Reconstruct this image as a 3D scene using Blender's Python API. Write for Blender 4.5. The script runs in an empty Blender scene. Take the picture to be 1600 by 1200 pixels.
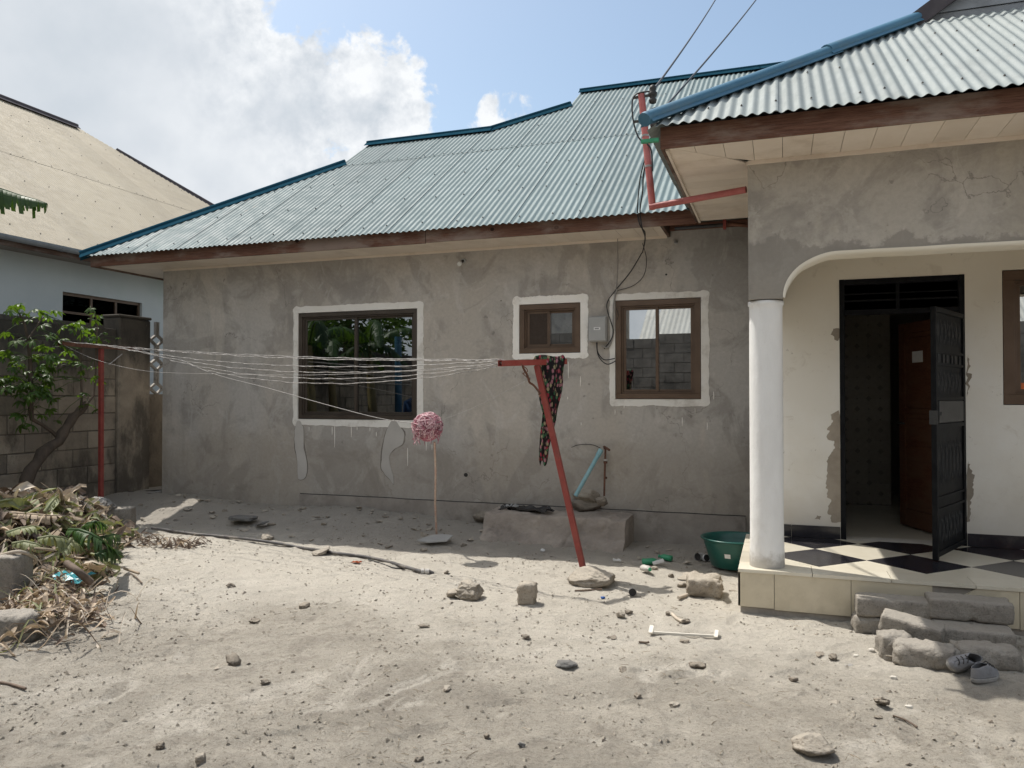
import bpy, bmesh, math, random
from mathutils import Vector, Matrix, noise
R = math.radians
scene = bpy.context.scene
COL = scene.collection
rnd = random.Random(7)

# ------------------------------------------------------------------ camera
CAM = Vector((0.0, 0.0, 1.62))
YAW, PITCH, FPX = R(19.06), R(0.95), 1210.0
cd = bpy.data.cameras.new('camera')
cam = bpy.data.objects.new('camera', cd)
COL.objects.link(cam)
cam.location = CAM
cam.rotation_euler = (R(90) + PITCH, 0, YAW)
cd.sensor_width = 36.0
cd.lens = FPX / 1600 * 36
cd.clip_start = 0.05
cd.clip_end = 3000
scene.camera = cam
MC = cam.rotation_euler.to_matrix()

def ray(px, py):
    return (MC @ Vector((px - 800, 600 - py, -FPX))).normalized()
def W(px, py, X=None, Y=None, Z=None):
    """world point seen at a photograph pixel on the plane X=, Y= or Z="""
    d = ray(px, py)
    if X is not None: t = (X - CAM.x) / d.x
    elif Y is not None: t = (Y - CAM.y) / d.y
    else: t = (Z - CAM.z) / d.z
    return CAM + d * t

# ------------------------------------------------------------------ world, sun, exposure
SUN_TO = Vector((-0.52, 0.185, 1.0)).normalized()
sun_el = math.asin(SUN_TO.z)
sun_az = math.atan2(SUN_TO.x, SUN_TO.y)           # clockwise from +Y
world = bpy.data.worlds.new("World")
scene.world = world
world.use_nodes = True
nt = world.node_tree
nt.nodes.clear()
def wn(t, **k):
    n = nt.nodes.new(t)
    for a, b in k.items(): setattr(n, a, b)
    return n
out = wn('ShaderNodeOutputWorld'); bg = wn('ShaderNodeBackground')
nt.links.new(bg.outputs[0], out.inputs[0])
bg.inputs[1].default_value = 0.15
sky = wn('ShaderNodeTexSky', sky_type='NISHITA', sun_disc=False, sun_elevation=sun_el, sun_rotation=sun_az,
         air_density=1.0, dust_density=2.2, ozone_density=1.6, altitude=0)
tc = wn('ShaderNodeTexCoord')
def wmath(op, a, b=None, c=None):
    n = wn('ShaderNodeMath', operation=op)
    for i, v in enumerate((a, b, c)):
        if v is None: continue
        if isinstance(v, (int, float)): n.inputs[i].default_value = v
        else: nt.links.new(v, n.inputs[i])
    return n.outputs[0]
def wnoise(scale, detail, rough, offs=0.0, dist=0.0):
    m = wn('ShaderNodeMapping'); m.inputs['Location'].default_value = (offs, offs * .7, -offs)
    nt.links.new(tc.outputs['Generated'], m.inputs[0])
    n = wn('ShaderNodeTexNoise'); n.inputs['Scale'].default_value = scale
    n.inputs['Detail'].default_value = detail; n.inputs['Roughness'].default_value = rough
    n.inputs['Distortion'].default_value = dist
    nt.links.new(m.outputs[0], n.inputs['Vector'])
    return n.outputs['Fac']
def blob(d, r):
    v = wn('ShaderNodeVectorMath', operation='DISTANCE')
    nt.links.new(tc.outputs['Generated'], v.inputs[0]); v.inputs[1].default_value = d
    return wmath('DIVIDE', wmath('SUBTRACT', r, v.outputs['Value']), .10)
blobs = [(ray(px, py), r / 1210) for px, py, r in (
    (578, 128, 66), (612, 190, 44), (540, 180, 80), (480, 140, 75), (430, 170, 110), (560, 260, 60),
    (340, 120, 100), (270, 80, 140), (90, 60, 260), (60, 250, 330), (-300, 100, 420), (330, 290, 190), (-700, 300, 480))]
blobs += [(Vector(d).normalized(), r) for d, r in (((.3, -1, .35), .50), ((-.6, -1, .4), .50), ((1, -.4, .3), .44), ((.1, -.6, .8), .40), ((1, .9, .15), .25), ((-1, -.2, .4), .4))]  # unseen clouds outside the view, added and enlarged to brighten the shaded wall
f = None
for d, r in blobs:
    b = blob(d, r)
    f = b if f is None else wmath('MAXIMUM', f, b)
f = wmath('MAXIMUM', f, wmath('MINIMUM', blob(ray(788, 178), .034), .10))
n1 = wnoise(8, 5, .55, 3.0)
n2 = wnoise(26, 9, .60, 1.0, .3)
puff = wmath('ADD', wmath('MULTIPLY', wmath('SUBTRACT', n1, .5), 1.1), wmath('MULTIPLY', wmath('SUBTRACT', n2, .5), 1.15))
dens = wmath('ADD', f, puff)
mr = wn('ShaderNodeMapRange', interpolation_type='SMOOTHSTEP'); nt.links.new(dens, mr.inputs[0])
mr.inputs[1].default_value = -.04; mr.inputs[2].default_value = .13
def wrelief(scale, detail, rough, step, gain):
    outs = []
    for off in (Vector((0, 0, 0)), SUN_TO * step):
        m = wn('ShaderNodeMapping'); m.inputs['Location'].default_value = off + Vector((2.3, 1.1, .4)); nt.links.new(tc.outputs['Generated'], m.inputs[0])
        n = wn('ShaderNodeTexNoise'); n.inputs['Scale'].default_value = scale; n.inputs['Detail'].default_value = detail; n.inputs['Roughness'].default_value = rough
        nt.links.new(m.outputs[0], n.inputs['Vector']); outs.append(n.outputs['Fac'])
    return wmath('MULTIPLY', wmath('SUBTRACT', outs[0], outs[1]), gain)
edge = wmath('MAXIMUM', wmath('SUBTRACT', 1.0, wmath('MULTIPLY', wmath('MAXIMUM', f, 0), .75)), .12)
rel = wmath('ADD', wrelief(6, 5, .5, .04, 1.5), wmath('MULTIPLY', wrelief(18, 7, .6, .014, 2.6), edge))
core = wmath('MULTIPLY', wmath('MINIMUM', wmath('MAXIMUM', f, 0), 2.0), .19)
soft = wmath('MULTIPLY', rel, wmath('SUBTRACT', 1.0, wmath('MULTIPLY', core, 1.5)))
br = wmath('ADD', soft, wmath('SUBTRACT', wmath('ADD', .84, wmath('MULTIPLY', wmath('SUBTRACT', wnoise(3.5, 5, .5, 8.0), .5), .9)), core))
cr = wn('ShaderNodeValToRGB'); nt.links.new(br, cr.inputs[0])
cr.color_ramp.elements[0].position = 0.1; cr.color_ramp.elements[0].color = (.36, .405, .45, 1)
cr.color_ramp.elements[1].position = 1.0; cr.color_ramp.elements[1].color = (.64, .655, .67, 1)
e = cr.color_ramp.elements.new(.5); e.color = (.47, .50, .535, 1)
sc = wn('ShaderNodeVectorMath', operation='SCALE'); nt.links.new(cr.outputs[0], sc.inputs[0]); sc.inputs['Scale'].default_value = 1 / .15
mx = wn('ShaderNodeMix', data_type='RGBA')
skm = wn('ShaderNodeVectorMath', operation='MULTIPLY'); nt.links.new(sky.outputs[0], skm.inputs[0]); skm.inputs[1].default_value = (.82, .82, .745)
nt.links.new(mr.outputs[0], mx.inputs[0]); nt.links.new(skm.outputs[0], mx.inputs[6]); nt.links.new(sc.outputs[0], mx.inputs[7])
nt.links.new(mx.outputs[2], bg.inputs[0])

sl = bpy.data.lights.new('sun', 'SUN')
sun = bpy.data.objects.new('sun', sl); COL.objects.link(sun)
sl.energy = 3.1; sl.angle = R(0.53); sl.color = (1.0, .955, .88)
sun.rotation_euler = (-SUN_TO).to_track_quat('-Z', 'Y').to_euler()
sun.location = SUN_TO * 40
vs = scene.view_settings
vs.view_transform = 'Standard'; vs.look = 'None'; vs.gamma = 1; vs.use_curve_mapping = False; vs.exposure = 0.6
scene.cycles.max_bounces = 7
scene.cycles.diffuse_bounces = 4
scene.cycles.transparent_max_bounces = 8

# ------------------------------------------------------------------ materials
class N:
    """small wrapper for building node materials"""
    def __init__(s, name):
        s.m = bpy.data.materials.new(name); s.m.use_nodes = True
        s.t = s.m.node_tree; s.t.nodes.clear()
        s.out = s.t.nodes.new('ShaderNodeOutputMaterial'); s.b = s.t.nodes.new('ShaderNodeBsdfPrincipled')
        s.t.links.new(s.b.outputs[0], s.out.inputs[0])
        g = s.t.nodes.new('ShaderNodeNewGeometry'); s.pos = g.outputs['Position']; s.nrm = g.outputs['Normal']
        oi = s.t.nodes.new('ShaderNodeObjectInfo'); s.rand = oi.outputs['Random']
    def link(s, a, b): s.t.links.new(a, b)
    def setin(s, sock, v):
        if isinstance(v, (int, float)): sock.default_value = v
        elif isinstance(v, (tuple, list)): sock.default_value = (tuple(v) + (1,))[:4] if sock.type == 'RGBA' else tuple(v)[:3]
        else: s.link(v, sock)
    def noise(s, scale, detail=6, rough=.55, stretch=(1, 1, 1), offs=0, dist=0, vec=None):
        m = s.t.nodes.new('ShaderNodeMapping'); m.inputs['Scale'].default_value = stretch
        m.inputs['Location'].default_value = (offs, offs * 1.3, offs * .7)
        s.link(vec or s.pos, m.inputs[0])
        n = s.t.nodes.new('ShaderNodeTexNoise'); n.inputs['Scale'].default_value = scale
        n.inputs['Detail'].default_value = detail; n.inputs['Roughness'].default_value = rough; n.inputs['Distortion'].default_value = dist
        s.link(m.outputs[0], n.inputs['Vector']); return n.outputs['Fac']
    def vor(s, scale, stretch=(1, 1, 1), feature='F1', out='Distance'):
        m = s.t.nodes.new('ShaderNodeMapping'); m.inputs['Scale'].default_value = stretch
        s.link(s.pos, m.inputs[0])
        n = s.t.nodes.new('ShaderNodeTexVoronoi'); n.feature = feature; n.inputs['Scale'].default_value = scale
        s.link(m.outputs[0], n.inputs['Vector']); return n.outputs[out]
    def math(s, op, a, b=None):
        n = s.t.nodes.new('ShaderNodeMath'); n.operation = op
        s.setin(n.inputs[0], a)
        if b is not None: s.setin(n.inputs[1], b)
        return n.outputs[0]
    def ramp(s, fac, lo, hi, a=0.0, b=1.0):
        n = s.t.nodes.new('ShaderNodeMapRange'); n.interpolation_type = 'SMOOTHSTEP'
        s.link(fac, n.inputs[0]); n.inputs[1].default_value = lo; n.inputs[2].default_value = hi
        n.inputs[3].default_value = a; n.inputs[4].default_value = b
        return n.outputs[0]
    def mix(s, fac, a, b, mode='MIX'):
        n = s.t.nodes.new('ShaderNodeMix'); n.data_type = 'RGBA'; n.blend_type = mode
        s.setin(n.inputs[0], fac); s.setin(n.inputs[6], a); s.setin(n.inputs[7], b); return n.outputs[2]
    def sep(s):
        n = s.t.nodes.new('ShaderNodeSeparateXYZ'); s.link(s.pos, n.inputs[0]); return n.outputs
    def bump(s, h, strength=.3, dist=.01, prev=None):
        n = s.t.nodes.new('ShaderNodeBump'); n.inputs['Strength'].default_value = strength; n.inputs['Distance'].default_value = dist
        s.link(h, n.inputs['Height'])
        if prev is not None: s.link(prev, n.inputs['Normal'])
        return n.outputs[0]
    def done(s, col, rough=.8, normal=None, metal=0, spec=.5, trans=None, coat=None):
        s.setin(s.b.inputs['Base Color'], col); s.setin(s.b.inputs['Roughness'], rough)
        s.b.inputs['Metallic'].default_value = metal; s.b.inputs['Specular IOR Level'].default_value = spec
        if normal is not None: s.link(normal, s.b.inputs['Normal'])
        return s.m

def simple(name, c1, c2, scale=8, rough=.7, bump=.2, bdist=.004, bscale=60, metal=0, var=.12, stretch=(1, 1, 1), spec=.4, dirt=None, dirt_amt=.5):
    n = N(name)
    c = n.mix(n.ramp(n.noise(scale, 7, .6, stretch), .3, .7), c1, c2)
    if var: 
        k = n.math('ADD', n.math('MULTIPLY', n.rand, var * 2), 1 - var)
        v = n.t.nodes.new('ShaderNodeVectorMath'); v.operation = 'SCALE'; n.link(c, v.inputs[0]); n.link(k, v.inputs['Scale']); c = v.outputs[0]
    if dirt: c = n.mix(n.ramp(n.noise(scale * .6, 8, .7, offs=5), .5, .68, 0, dirt_amt), c, dirt)
    return n.done(c, rough, n.bump(n.noise(bscale, 5, .6, stretch), bump, bdist), metal, spec)

M = {}
def plaster(name, warm, grey, dark, band=None, low=None):
    n = N(name)
    x, y, z = n.sep()
    big = n.noise(.55, 5, .55, (1, 1, .8), 2, .4)
    c = n.mix(n.ramp(big, .38, .62), warm, grey)
    mid = n.noise(1.9, 8, .62, (1, 1, 1), 9, .8)
    c = n.mix(n.ramp(mid, .50, .66, 0, .62), c, dark)
    pt = n.noise(.95, 9, .62, (1, 1, .9), 55, 1.2)
    c = n.mix(n.ramp(pt, .49, .55, 0, .42), c, [v * .92 for v in dark])            # broad damp patches with ragged edges
    c = n.mix(n.ramp(n.noise(1.3, 8, .6, (1, 1, .5), 71, .9), .55, .63, 0, .5), c, [v * 1.22 for v in warm])
    tr = n.noise(2.6, 10, .72, (1, 1, .7), 21, 1.5)                    # trowel smears
    c = n.mix(n.ramp(tr, .54, .62, 0, .35), c, [v * 1.25 for v in grey])
    st = n.noise(3.2, 6, .6, (1, 1, .12), 30)                         # runs down the wall
    c = n.mix(n.ramp(st, .56, .70, 0, .30), c, dark)
    ck = n.t.nodes.new('ShaderNodeTexVoronoi'); ck.feature = 'DISTANCE_TO_EDGE'; ck.inputs['Scale'].default_value = 1.1
    wv = n.t.nodes.new('ShaderNodeVectorMath'); wv.operation = 'ADD'; nz = n.t.nodes.new('ShaderNodeTexNoise'); nz.inputs['Scale'].default_value = 4; nz.inputs['Detail'].default_value = 7
    n.link(n.pos, nz.inputs['Vector']); sc_ = n.t.nodes.new('ShaderNodeVectorMath'); sc_.operation = 'SCALE'; sc_.inputs['Scale'].default_value = .5; n.link(nz.outputs['Color'], sc_.inputs[0])
    n.link(n.pos, wv.inputs[0]); n.link(sc_.outputs[0], wv.inputs[1]); n.link(wv.outputs[0], ck.inputs['Vector'])
    c = n.mix(n.math('MULTIPLY', n.ramp(ck.outputs['Distance'], .001, .006, .55, 0), n.ramp(n.noise(1.2, 4, .5, offs=61), .50, .60)), c, [v * .4 for v in dark])   # hairline cracks
    fine = n.noise(28, 6, .7)
    c = n.mix(n.ramp(fine, .3, .75, 0, .22), c, [v * .62 for v in dark])
    spot = n.noise(9, 4, .5, offs=40)
    c = n.mix(n.ramp(spot, .70, .76, 0, .55), c, [v * .6 for v in dark])
    if band:                                                          # damp band with a ragged edge, below a height
        w = n.math('ADD', z, n.math('MULTIPLY', n.noise(2.4, 8, .65, offs=3), -.55))
        c = n.mix(n.ramp(w, band - .03 - .27, band - .27, .62, 0), c, [v * .78 for v in dark])
    if low:                                                           # splashed earth at the foot
        w = n.math('ADD', z, n.math('MULTIPLY', n.noise(1.3, 8, .65, offs=6), -.9))
        c = n.mix(n.ramp(w, low - .7, low - .2, .38, 0), c, (.28, .24, .19))
    h1 = n.bump(n.noise(2.2, 8, .6, offs=11), .5, .02)
    h2 = n.bump(n.noise(60, 5, .65), .35, .004, h1)
    return n.done(c, .9, h2, 0, .25)
M['wall'] = plaster('grey cement plaster', (.475, .435, .385), (.475, .455, .43), (.285, .265, .242), None, 1.05)
M['lintel'] = plaster('porch cement plaster', (.43, .39, .325), (.45, .42, .375), (.285, .265, .238), 2.79, None)
M['patch'] = simple('smooth cement patch', (.50, .48, .45), (.42, .40, .375), 3, .85, .2)
M['patch_edge'] = simple('damp cement edge', (.16, .142, .125), (.24, .218, .195), 9, .9, .3)
M['plinth'] = simple('rough cement plinth', (.34, .31, .275), (.25, .225, .20), 3.5, .95, .6, .012, 30, dirt=(.14, .12, .10))
M['ledge'] = simple('crumbling earthen cement', (.36, .315, .27), (.26, .225, .195), 4, .97, .8, .015, 26, dirt=(.15, .13, .11))

def cream():
    n = N('cream painted wall')
    x, y, z = n.sep()
    c = n.mix(n.ramp(n.noise(1.1, 6, .6), .35, .65), (.78, .75, .68), (.83, .815, .77))
    c = n.mix(n.ramp(z, 1.7, 2.9, 0, .55), c, (.66, .59, .44))                 # yellower and darker towards the top
    c = n.mix(n.ramp(n.noise(5, 9, .7, offs=4, dist=1), .58, .70, 0, .35), c, (.50, .44, .36))
    c = n.mix(n.ramp(n.noise(11, 8, .7, offs=14), .66, .70, 0, .55), c, (.30, .26, .22))
    w = n.math('ADD', z, n.math('MULTIPLY', n.noise(3, 8, .65, offs=6), -.8))
    c = n.mix(n.ramp(w, .0, .75, .40, 0), c, (.42, .36, .28))
    return n.done(c, .62, n.bump(n.noise(40, 5, .6), .25, .004, n.bump(n.noise(1.6, 5), .4, .015)), 0, .35)
M['cream'] = cream()
def colpaint():
    n = N('white painted column')
    c = n.mix(n.ramp(n.noise(3, 6, .6, (1, 1, .3)), .35, .65), (.84, .84, .83), (.75, .745, .73))
    c = n.mix(n.ramp(n.noise(7, 9, .72, (1, 1, .5), 4, 1), .60, .72, 0, .5), c, (.46, .42, .37))
    c = n.mix(n.ramp(n.noise(16, 6, .6, offs=8), .71, .74, 0, .8), c, (.16, .14, .12))
    x, y, z = n.sep()
    w = n.math('ADD', z, n.math('MULTIPLY', n.noise(9, 8, .65, offs=6), -.25))
    c = n.mix(n.ramp(w, .22, .33, .75, 0), c, (.30, .27, .23))
    c = n.mix(n.ramp(n.noise(2.2, 8, .65, (1, 1, .35), 44, .8), .52, .62, 0, .35), c, (.60, .575, .53))
    return n.done(c, .62, n.bump(n.noise(38, 6, .65, (1, 1, .25)), .5, .006, n.bump(n.noise(6, 6, .6), .5, .012)), 0, .3)
M['column'] = colpaint()
M['white_paint'] = simple('brushed white paint', (.80, .775, .72), (.84, .82, .78), 6, .75, .4, .004, 50, dirt=(.42, .38, .33), dirt_amt=.5)
M['peel'] = simple('bare render under peeled paint', (.36, .315, .26), (.27, .235, .19), 6, .95, .5, .008, 40)

def roofmat(name, c1, c2, stain, rough=.42, metal=.25, var=.06):
    n = N(name)
    c = n.mix(n.ramp(n.noise(.8, 5, .6), .35, .65), c1, c2)
    c = n.mix(n.ramp(n.noise(5, 8, .7, (1, .35, .35), 4), .50, .70, 0, .55), c, stain)
    c = n.mix(n.ramp(n.noise(3.2, 9, .75, (1, .6, .6), 64), .63, .70, 0, .35), c, (.24, .17, .12))
    c = n.mix(n.ramp(n.noise(45, 4, .6), .55, .8, 0, .2), c, stain)
    c = n.mix(n.ramp(n.noise(2.4, 8, .7, (1, .25, .25), 24), .58, .70, 0, .45), c, [min(1, v * 1.35) for v in c1])
    k = n.math('ADD', n.math('MULTIPLY', n.rand, var * 3), 1 - var * 1.5)
    v = n.t.nodes.new('ShaderNodeVectorMath'); v.operation = 'SCALE'; n.link(c, v.inputs[0]); n.link(k, v.inputs['Scale'])
    r = n.ramp(n.noise(6, 6, .6), .3, .7, rough - .06, rough + .12)
    return n.done(v.outputs[0], r, n.bump(n.noise(3, 3, .5), .15, .006), metal, .4)
M['roof'] = roofmat('teal coated roofing sheet', (.140, .192, .200), (.126, .174, .182), (.11, .16, .17), .6, 0)
M['roof_glare'] = roofmat('glare-paled roofing sheet', (.265, .295, .292), (.245, .275, .272), (.17, .19, .19), .62, 0)  # sun glare on the porch wing roof, put into the sheet colour
M['roof_green'] = roofmat('pale green roofing sheet', (.225, .30, .275), (.21, .275, .255), (.165, .21, .20), .62, 0)
M['roof_cream'] = roofmat('cream roofing sheet', (.40, .35, .262), (.375, .325, .242), (.30, .26, .20), .7, 0, .04)
M['roof_far'] = roofmat('bare metal roofing sheet', (.58, .57, .53), (.50, .49, .45), (.36, .33, .3), .5, .1)
M['cap_teal'] = simple('dark teal ridge cap', (.012, .050, .080), (.02, .065, .095), 5, .9, .1, spec=0.0)
M['cap_blue'] = simple('blue plastic ridge cap', (.045, .135, .215), (.07, .175, .26), 3, .42, .15, .004, 30, spec=.5, dirt=(.10, .15, .18))
M['cap_brown'] = simple('grey brown ridge cap', (.075, .067, .075), (.11, .10, .105), 5, .9, .1, spec=.05)
M['screw'] = simple('rusty roofing screw', (.045, .04, .038), (.09, .075, .06), 50, .6)
M['gutter'] = simple('grey painted gutter', (.20, .215, .235), (.25, .265, .28), 4, .4, .1, spec=.5, dirt=(.10, .10, .10))

def wood(name, c1, c2, grey, axis='X', knots=True):
    n = N(name)
    st = (.5, 6, 12) if axis == 'X' else (6, .5, 12)
    g = n.noise(3.2, 9, .68, st, 0, 1.8)
    c = n.mix(n.ramp(g, .34, .66), c1, c2)
    fib = n.noise(16, 5, .7, st, 5)
    c = n.mix(n.ramp(fib, .48, .72, 0, .7), c, [v * .35 for v in c1])
    c = n.mix(n.ramp(n.noise(1.1, 6, .65, (1, 1, 3), 13), .44, .62, 0, .7), c, grey)
    if knots:
        k = n.vor(2.0, (1, 1, 1.2))
        c = n.mix(n.ramp(k, .045, .075, .92, 0), c, (.02, .012, .01))
        ringed = n.math('SINE', n.math('MULTIPLY', k, 150))
        c = n.mix(n.math('MULTIPLY', n.ramp(k, .06, .2, .5, 0), n.ramp(ringed, 0, 1)), c, (.04, .022, .016))
    return n.done(c, .85, n.bump(fib, .5, .006, n.bump(g, .4, .006)), 0, .2)
M['fascia'] = wood('weathered red brown timber', (.125, .060, .043), (.20, .105, .072), (.30, .245, .21), 'X')
M['fascia_side'] = wood('weathered dark timber', (.085, .05, .04), (.15, .095, .07), (.26, .225, .2), 'Y')
M['soffit'] = simple('cream soffit board', (.72, .63, .53), (.77, .69, .60), 3, .6, .1, .003, 20, var=.05, dirt=(.44, .35, .26), dirt_amt=.35)
M['door_wood'] = wood('reddish panelled door timber', (.085, .032, .018), (.13, .055, .03), (.12, .065, .04), 'Y', False)
M['alu'] = simple('brown window aluminium', (.105, .066, .042), (.135, .088, .058), 5, .42, .05, var=.04, metal=.2, spec=.5)
M['alu_dark'] = simple('dark brown window aluminium', (.055, .043, .034), (.075, .06, .048), 5, .42, .05, var=.02, metal=.1, spec=.4)
M['red_steel'] = simple('red oxide painted steel', (.26, .045, .038), (.31, .07, .055), 9, .5, .25, .003, 50, dirt=(.14, .06, .05), dirt_amt=.5)
M['red_pipe'] = simple('pinkish red painted pipe', (.36, .085, .075), (.42, .13, .12), 9, .5, .25, .003, 50, dirt=(.22, .08, .07), dirt_amt=.5)
M['rust'] = simple('rusted steel', (.10, .045, .03), (.17, .08, .05), 20, .85, .5)
M['black_steel'] = simple('black painted steel', (.006, .0065, .008), (.012, .013, .015), 12, .5, .3, .003, 40, spec=.10, dirt=(.022, .022, .021), dirt_amt=.4)
M['gate_relief'] = simple('dusty raised steel relief', (.016, .017, .019), (.040, .040, .041), 20, .55, .3, spec=.2, dirt=(.06, .058, .055), dirt_amt=.6)
M['grey_steel'] = simple('scuffed grey steel', (.026, .027, .028), (.048, .048, .047), 12, .45, .3)
M['black_tile'] = simple('black glazed tile', (.014, .014, .020), (.028, .027, .034), 6, .16, .02, spec=.5, dirt=(.11, .10, .09), dirt_amt=.35)
M['cream_tile'] = simple('cream glazed tile', (.60, .555, .45), (.65, .61, .51), 4, .28, .03, spec=.5, dirt=(.40, .36, .28), dirt_amt=.35)
M['riser_tile'] = simple('beige riser tile', (.53, .465, .34), (.60, .535, .41), 2.5, .35, .05, .002, 20, spec=.5, dirt=(.36, .31, .22), dirt_amt=.4)
M['grout'] = simple('grey grout bed', (.36, .33, .29), (.27, .245, .215), 12, .95, .4)
M['dark_room'] = simple('dim painted room wall', (.26, .24, .21), (.22, .20, .18), 3, .9, .1)
M['inner_tile'] = simple('patterned beige wall tile', (.25, .225, .185), (.30, .27, .225), 30, .35, .05)
M['inner_motif'] = simple('dark tile motif', (.16, .14, .115), (.20, .175, .15), 30, .4, .05)
M['blue_wall'] = simple('pale blue grey painted wall', (.60, .645, .65), (.54, .59, .60), 1.0, .8, .3, .01, 20, dirt=(.38, .50, .45), dirt_amt=.4)
def blockmat(name='mouldy concrete block'):
    n = N(name)
    k = n.math('ADD', n.math('MULTIPLY', n.rand, .5), .75)
    c = n.mix(n.ramp(n.noise(2.2, 8, .65, dist=.6), .35, .65), (.33, .285, .225), (.24, .205, .165))
    v = n.t.nodes.new('ShaderNodeVectorMath'); v.operation = 'SCALE'; n.link(c, v.inputs[0]); n.link(k, v.inputs['Scale'])
    c = n.mix(n.ramp(n.noise(1.4, 8, .7, (1, 1, .5), 7), .46, .62, 0, .85), v.outputs[0], (.085, .076, .064))
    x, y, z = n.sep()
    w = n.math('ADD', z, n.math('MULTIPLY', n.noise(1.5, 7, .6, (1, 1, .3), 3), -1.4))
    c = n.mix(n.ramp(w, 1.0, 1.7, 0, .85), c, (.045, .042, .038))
    c = n.mix(n.ramp(n.noise(9, 7, .7, offs=17), .62, .74, 0, .6), c, (.24, .215, .18))
    return n.done(c, .95, n.bump(n.noise(35, 6, .7), .7, .012, n.bump(n.noise(5, 6), .5, .02)), 0, .2)
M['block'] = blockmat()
M['mortar'] = simple('dirty mortar', (.17, .148, .12), (.10, .088, .073), 7, .95, .5)
M['block_far'] = simple('concrete yard wall block', (.17, .155, .14), (.10, .09, .08), 3, .95, .5, var=.25, dirt=(.04, .038, .034), dirt_amt=.8)
M['breeze'] = simple('grey breeze block', (.42, .40, .37), (.28, .265, .245), 6, .9, .4, dirt=(.12, .11, .10), dirt_amt=.7)
def stone(name, c1, c2, dust):
    n = N(name)
    c = n.mix(n.ramp(n.noise(7, 8, .65), .32, .68), c1, c2)
    c = n.mix(n.ramp(n.noise(45, 5, .7), .52, .68, 0, .6), c, [v * .5 for v in c2])
    c = n.mix(n.ramp(n.noise(130, 4, .75, offs=9), .56, .66, 0, .6), c, [v * .35 for v in c2])
    c = n.mix(n.ramp(n.noise(6, 8, .65, offs=19, dist=1), .54, .62, 0, .5), c, [v * .62 for v in c1])
    g = n.t.nodes.new('ShaderNodeSeparateXYZ'); n.link(n.nrm, g.inputs[0])
    c = n.mix(n.ramp(g.outputs[2], .35, .95, 0, .55), c, dust)        # dust settled on top
    return n.done(c, .95, n.bump(n.noise(70, 6, .75), 1.0, .012, n.bump(n.noise(16, 8, .65), .8, .02)), 0, .2)
M['rock'] = stone('dusty coral rock', (.43, .38, .315), (.31, .27, .22), (.55, .50, .425))
M['rock_dark'] = stone('brown clod', (.28, .24, .195), (.17, .145, .118), (.42, .375, .31))
M['rock_grey'] = stone('grey slate shard', (.17, .17, .165), (.22, .215, .205), (.24, .23, .215))
M['rock_white'] = stone('whitish broken concrete', (.36, .34, .31), (.16, .15, .14), (.52, .50, .47))
M['cblock'] = stone('grey cement block', (.38, .35, .305), (.29, .262, .228), (.45, .415, .365))
def glass(name, tint=.10, refl=.42):
    m = bpy.data.materials.new(name); m.use_nodes = True; t = m.node_tree; t.nodes.clear()
    o = t.nodes.new('ShaderNodeOutputMaterial'); mxx = t.nodes.new('ShaderNodeMixShader')
    g = t.nodes.new('ShaderNodeBsdfGlossy'); g.inputs['Roughness'].default_value = .0; g.inputs['Color'].default_value = (.86, .89, .90, 1)
    tr = t.nodes.new('ShaderNodeBsdfTransparent'); tr.inputs['Color'].default_value = (tint, tint * 1.02, tint * 1.0, 1)
    fr = t.nodes.new('ShaderNodeFresnel'); fr.inputs['IOR'].default_value = 1.5
    ma = t.nodes.new('ShaderNodeMath'); ma.operation = 'ADD'; ma.use_clamp = True; ma.inputs[1].default_value = refl
    t.links.new(fr.outputs[0], ma.inputs[0]); t.links.new(ma.outputs[0], mxx.inputs[0])
    t.links.new(tr.outputs[0], mxx.inputs[1]); t.links.new(g.outputs[0], mxx.inputs[2]); t.links.new(mxx.outputs[0], o.inputs[0])
    return m
M['glass'] = glass('tinted reflective glass', .22, .50)
M['glass_deep'] = glass('deep tinted glass', .20, .26)
M['glass_dark'] = glass('dark window glass', .10, -.10)
M['mesh_screen'] = simple('brown insect mesh', (.05, .036, .028), (.06, .045, .036), 30, .9, .1)
M['plastic_grey'] = simple('grey plastic meter box', (.36, .365, .36), (.40, .40, .39), 4, .5, .05, var=0)
M['label_white'] = simple('white printed label', (.75, .75, .74), (.68, .68, .67), 20, .5, .05)
M['ink'] = simple('dark ink', (.03, .03, .035), (.05, .05, .05), 20, .6, .05)
M['cable'] = simple('black cable', (.018, .018, .02), (.03, .03, .03), 20, .5, .1)
M['cable_grey'] = simple('grey conduit', (.30, .29, .27), (.24, .23, .22), 20, .6, .1)
M['wire'] = simple('pale plastic twine', (.42, .40, .385), (.24, .225, .21), 60, .5, .2)
M['bulb'] = simple('frosted white bulb', (.75, .75, .73), (.70, .70, .68), 20, .2, .02)
M['pvc_blue'] = simple('faded light blue pvc', (.22, .42, .47), (.28, .48, .52), 9, .4, .1, dirt=(.2, .24, .24))
M['pvc_black'] = simple('grey black hose', (.07, .065, .068), (.12, .115, .11), 9, .6, .3, dirt=(.26, .23, .2), dirt_amt=.8)
M['pvc_white'] = simple('off white fitting', (.55, .53, .50), (.42, .4, .37), 9, .5, .3)
M['basin'] = simple('dark green plastic basin', (.006, .075, .062), (.010, .095, .078), 4, .32, .08, var=0, spec=.5)
M['mop'] = simple('pink mop string', (.68, .42, .46), (.76, .58, .60), 60, .9, .4, dirt=(.30, .08, .12), dirt_amt=.6)
M['mop_dark'] = simple('maroon mop string', (.34, .10, .15), (.50, .22, .27), 60, .9, .4)
M['handle'] = simple('bare stick with pink flakes', (.56, .46, .38), (.48, .30, .25), 25, .7, .3)
M['plate'] = simple('pale grey metal plate', (.40, .40, .385), (.33, .33, .32), 5, .5, .1)
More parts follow.
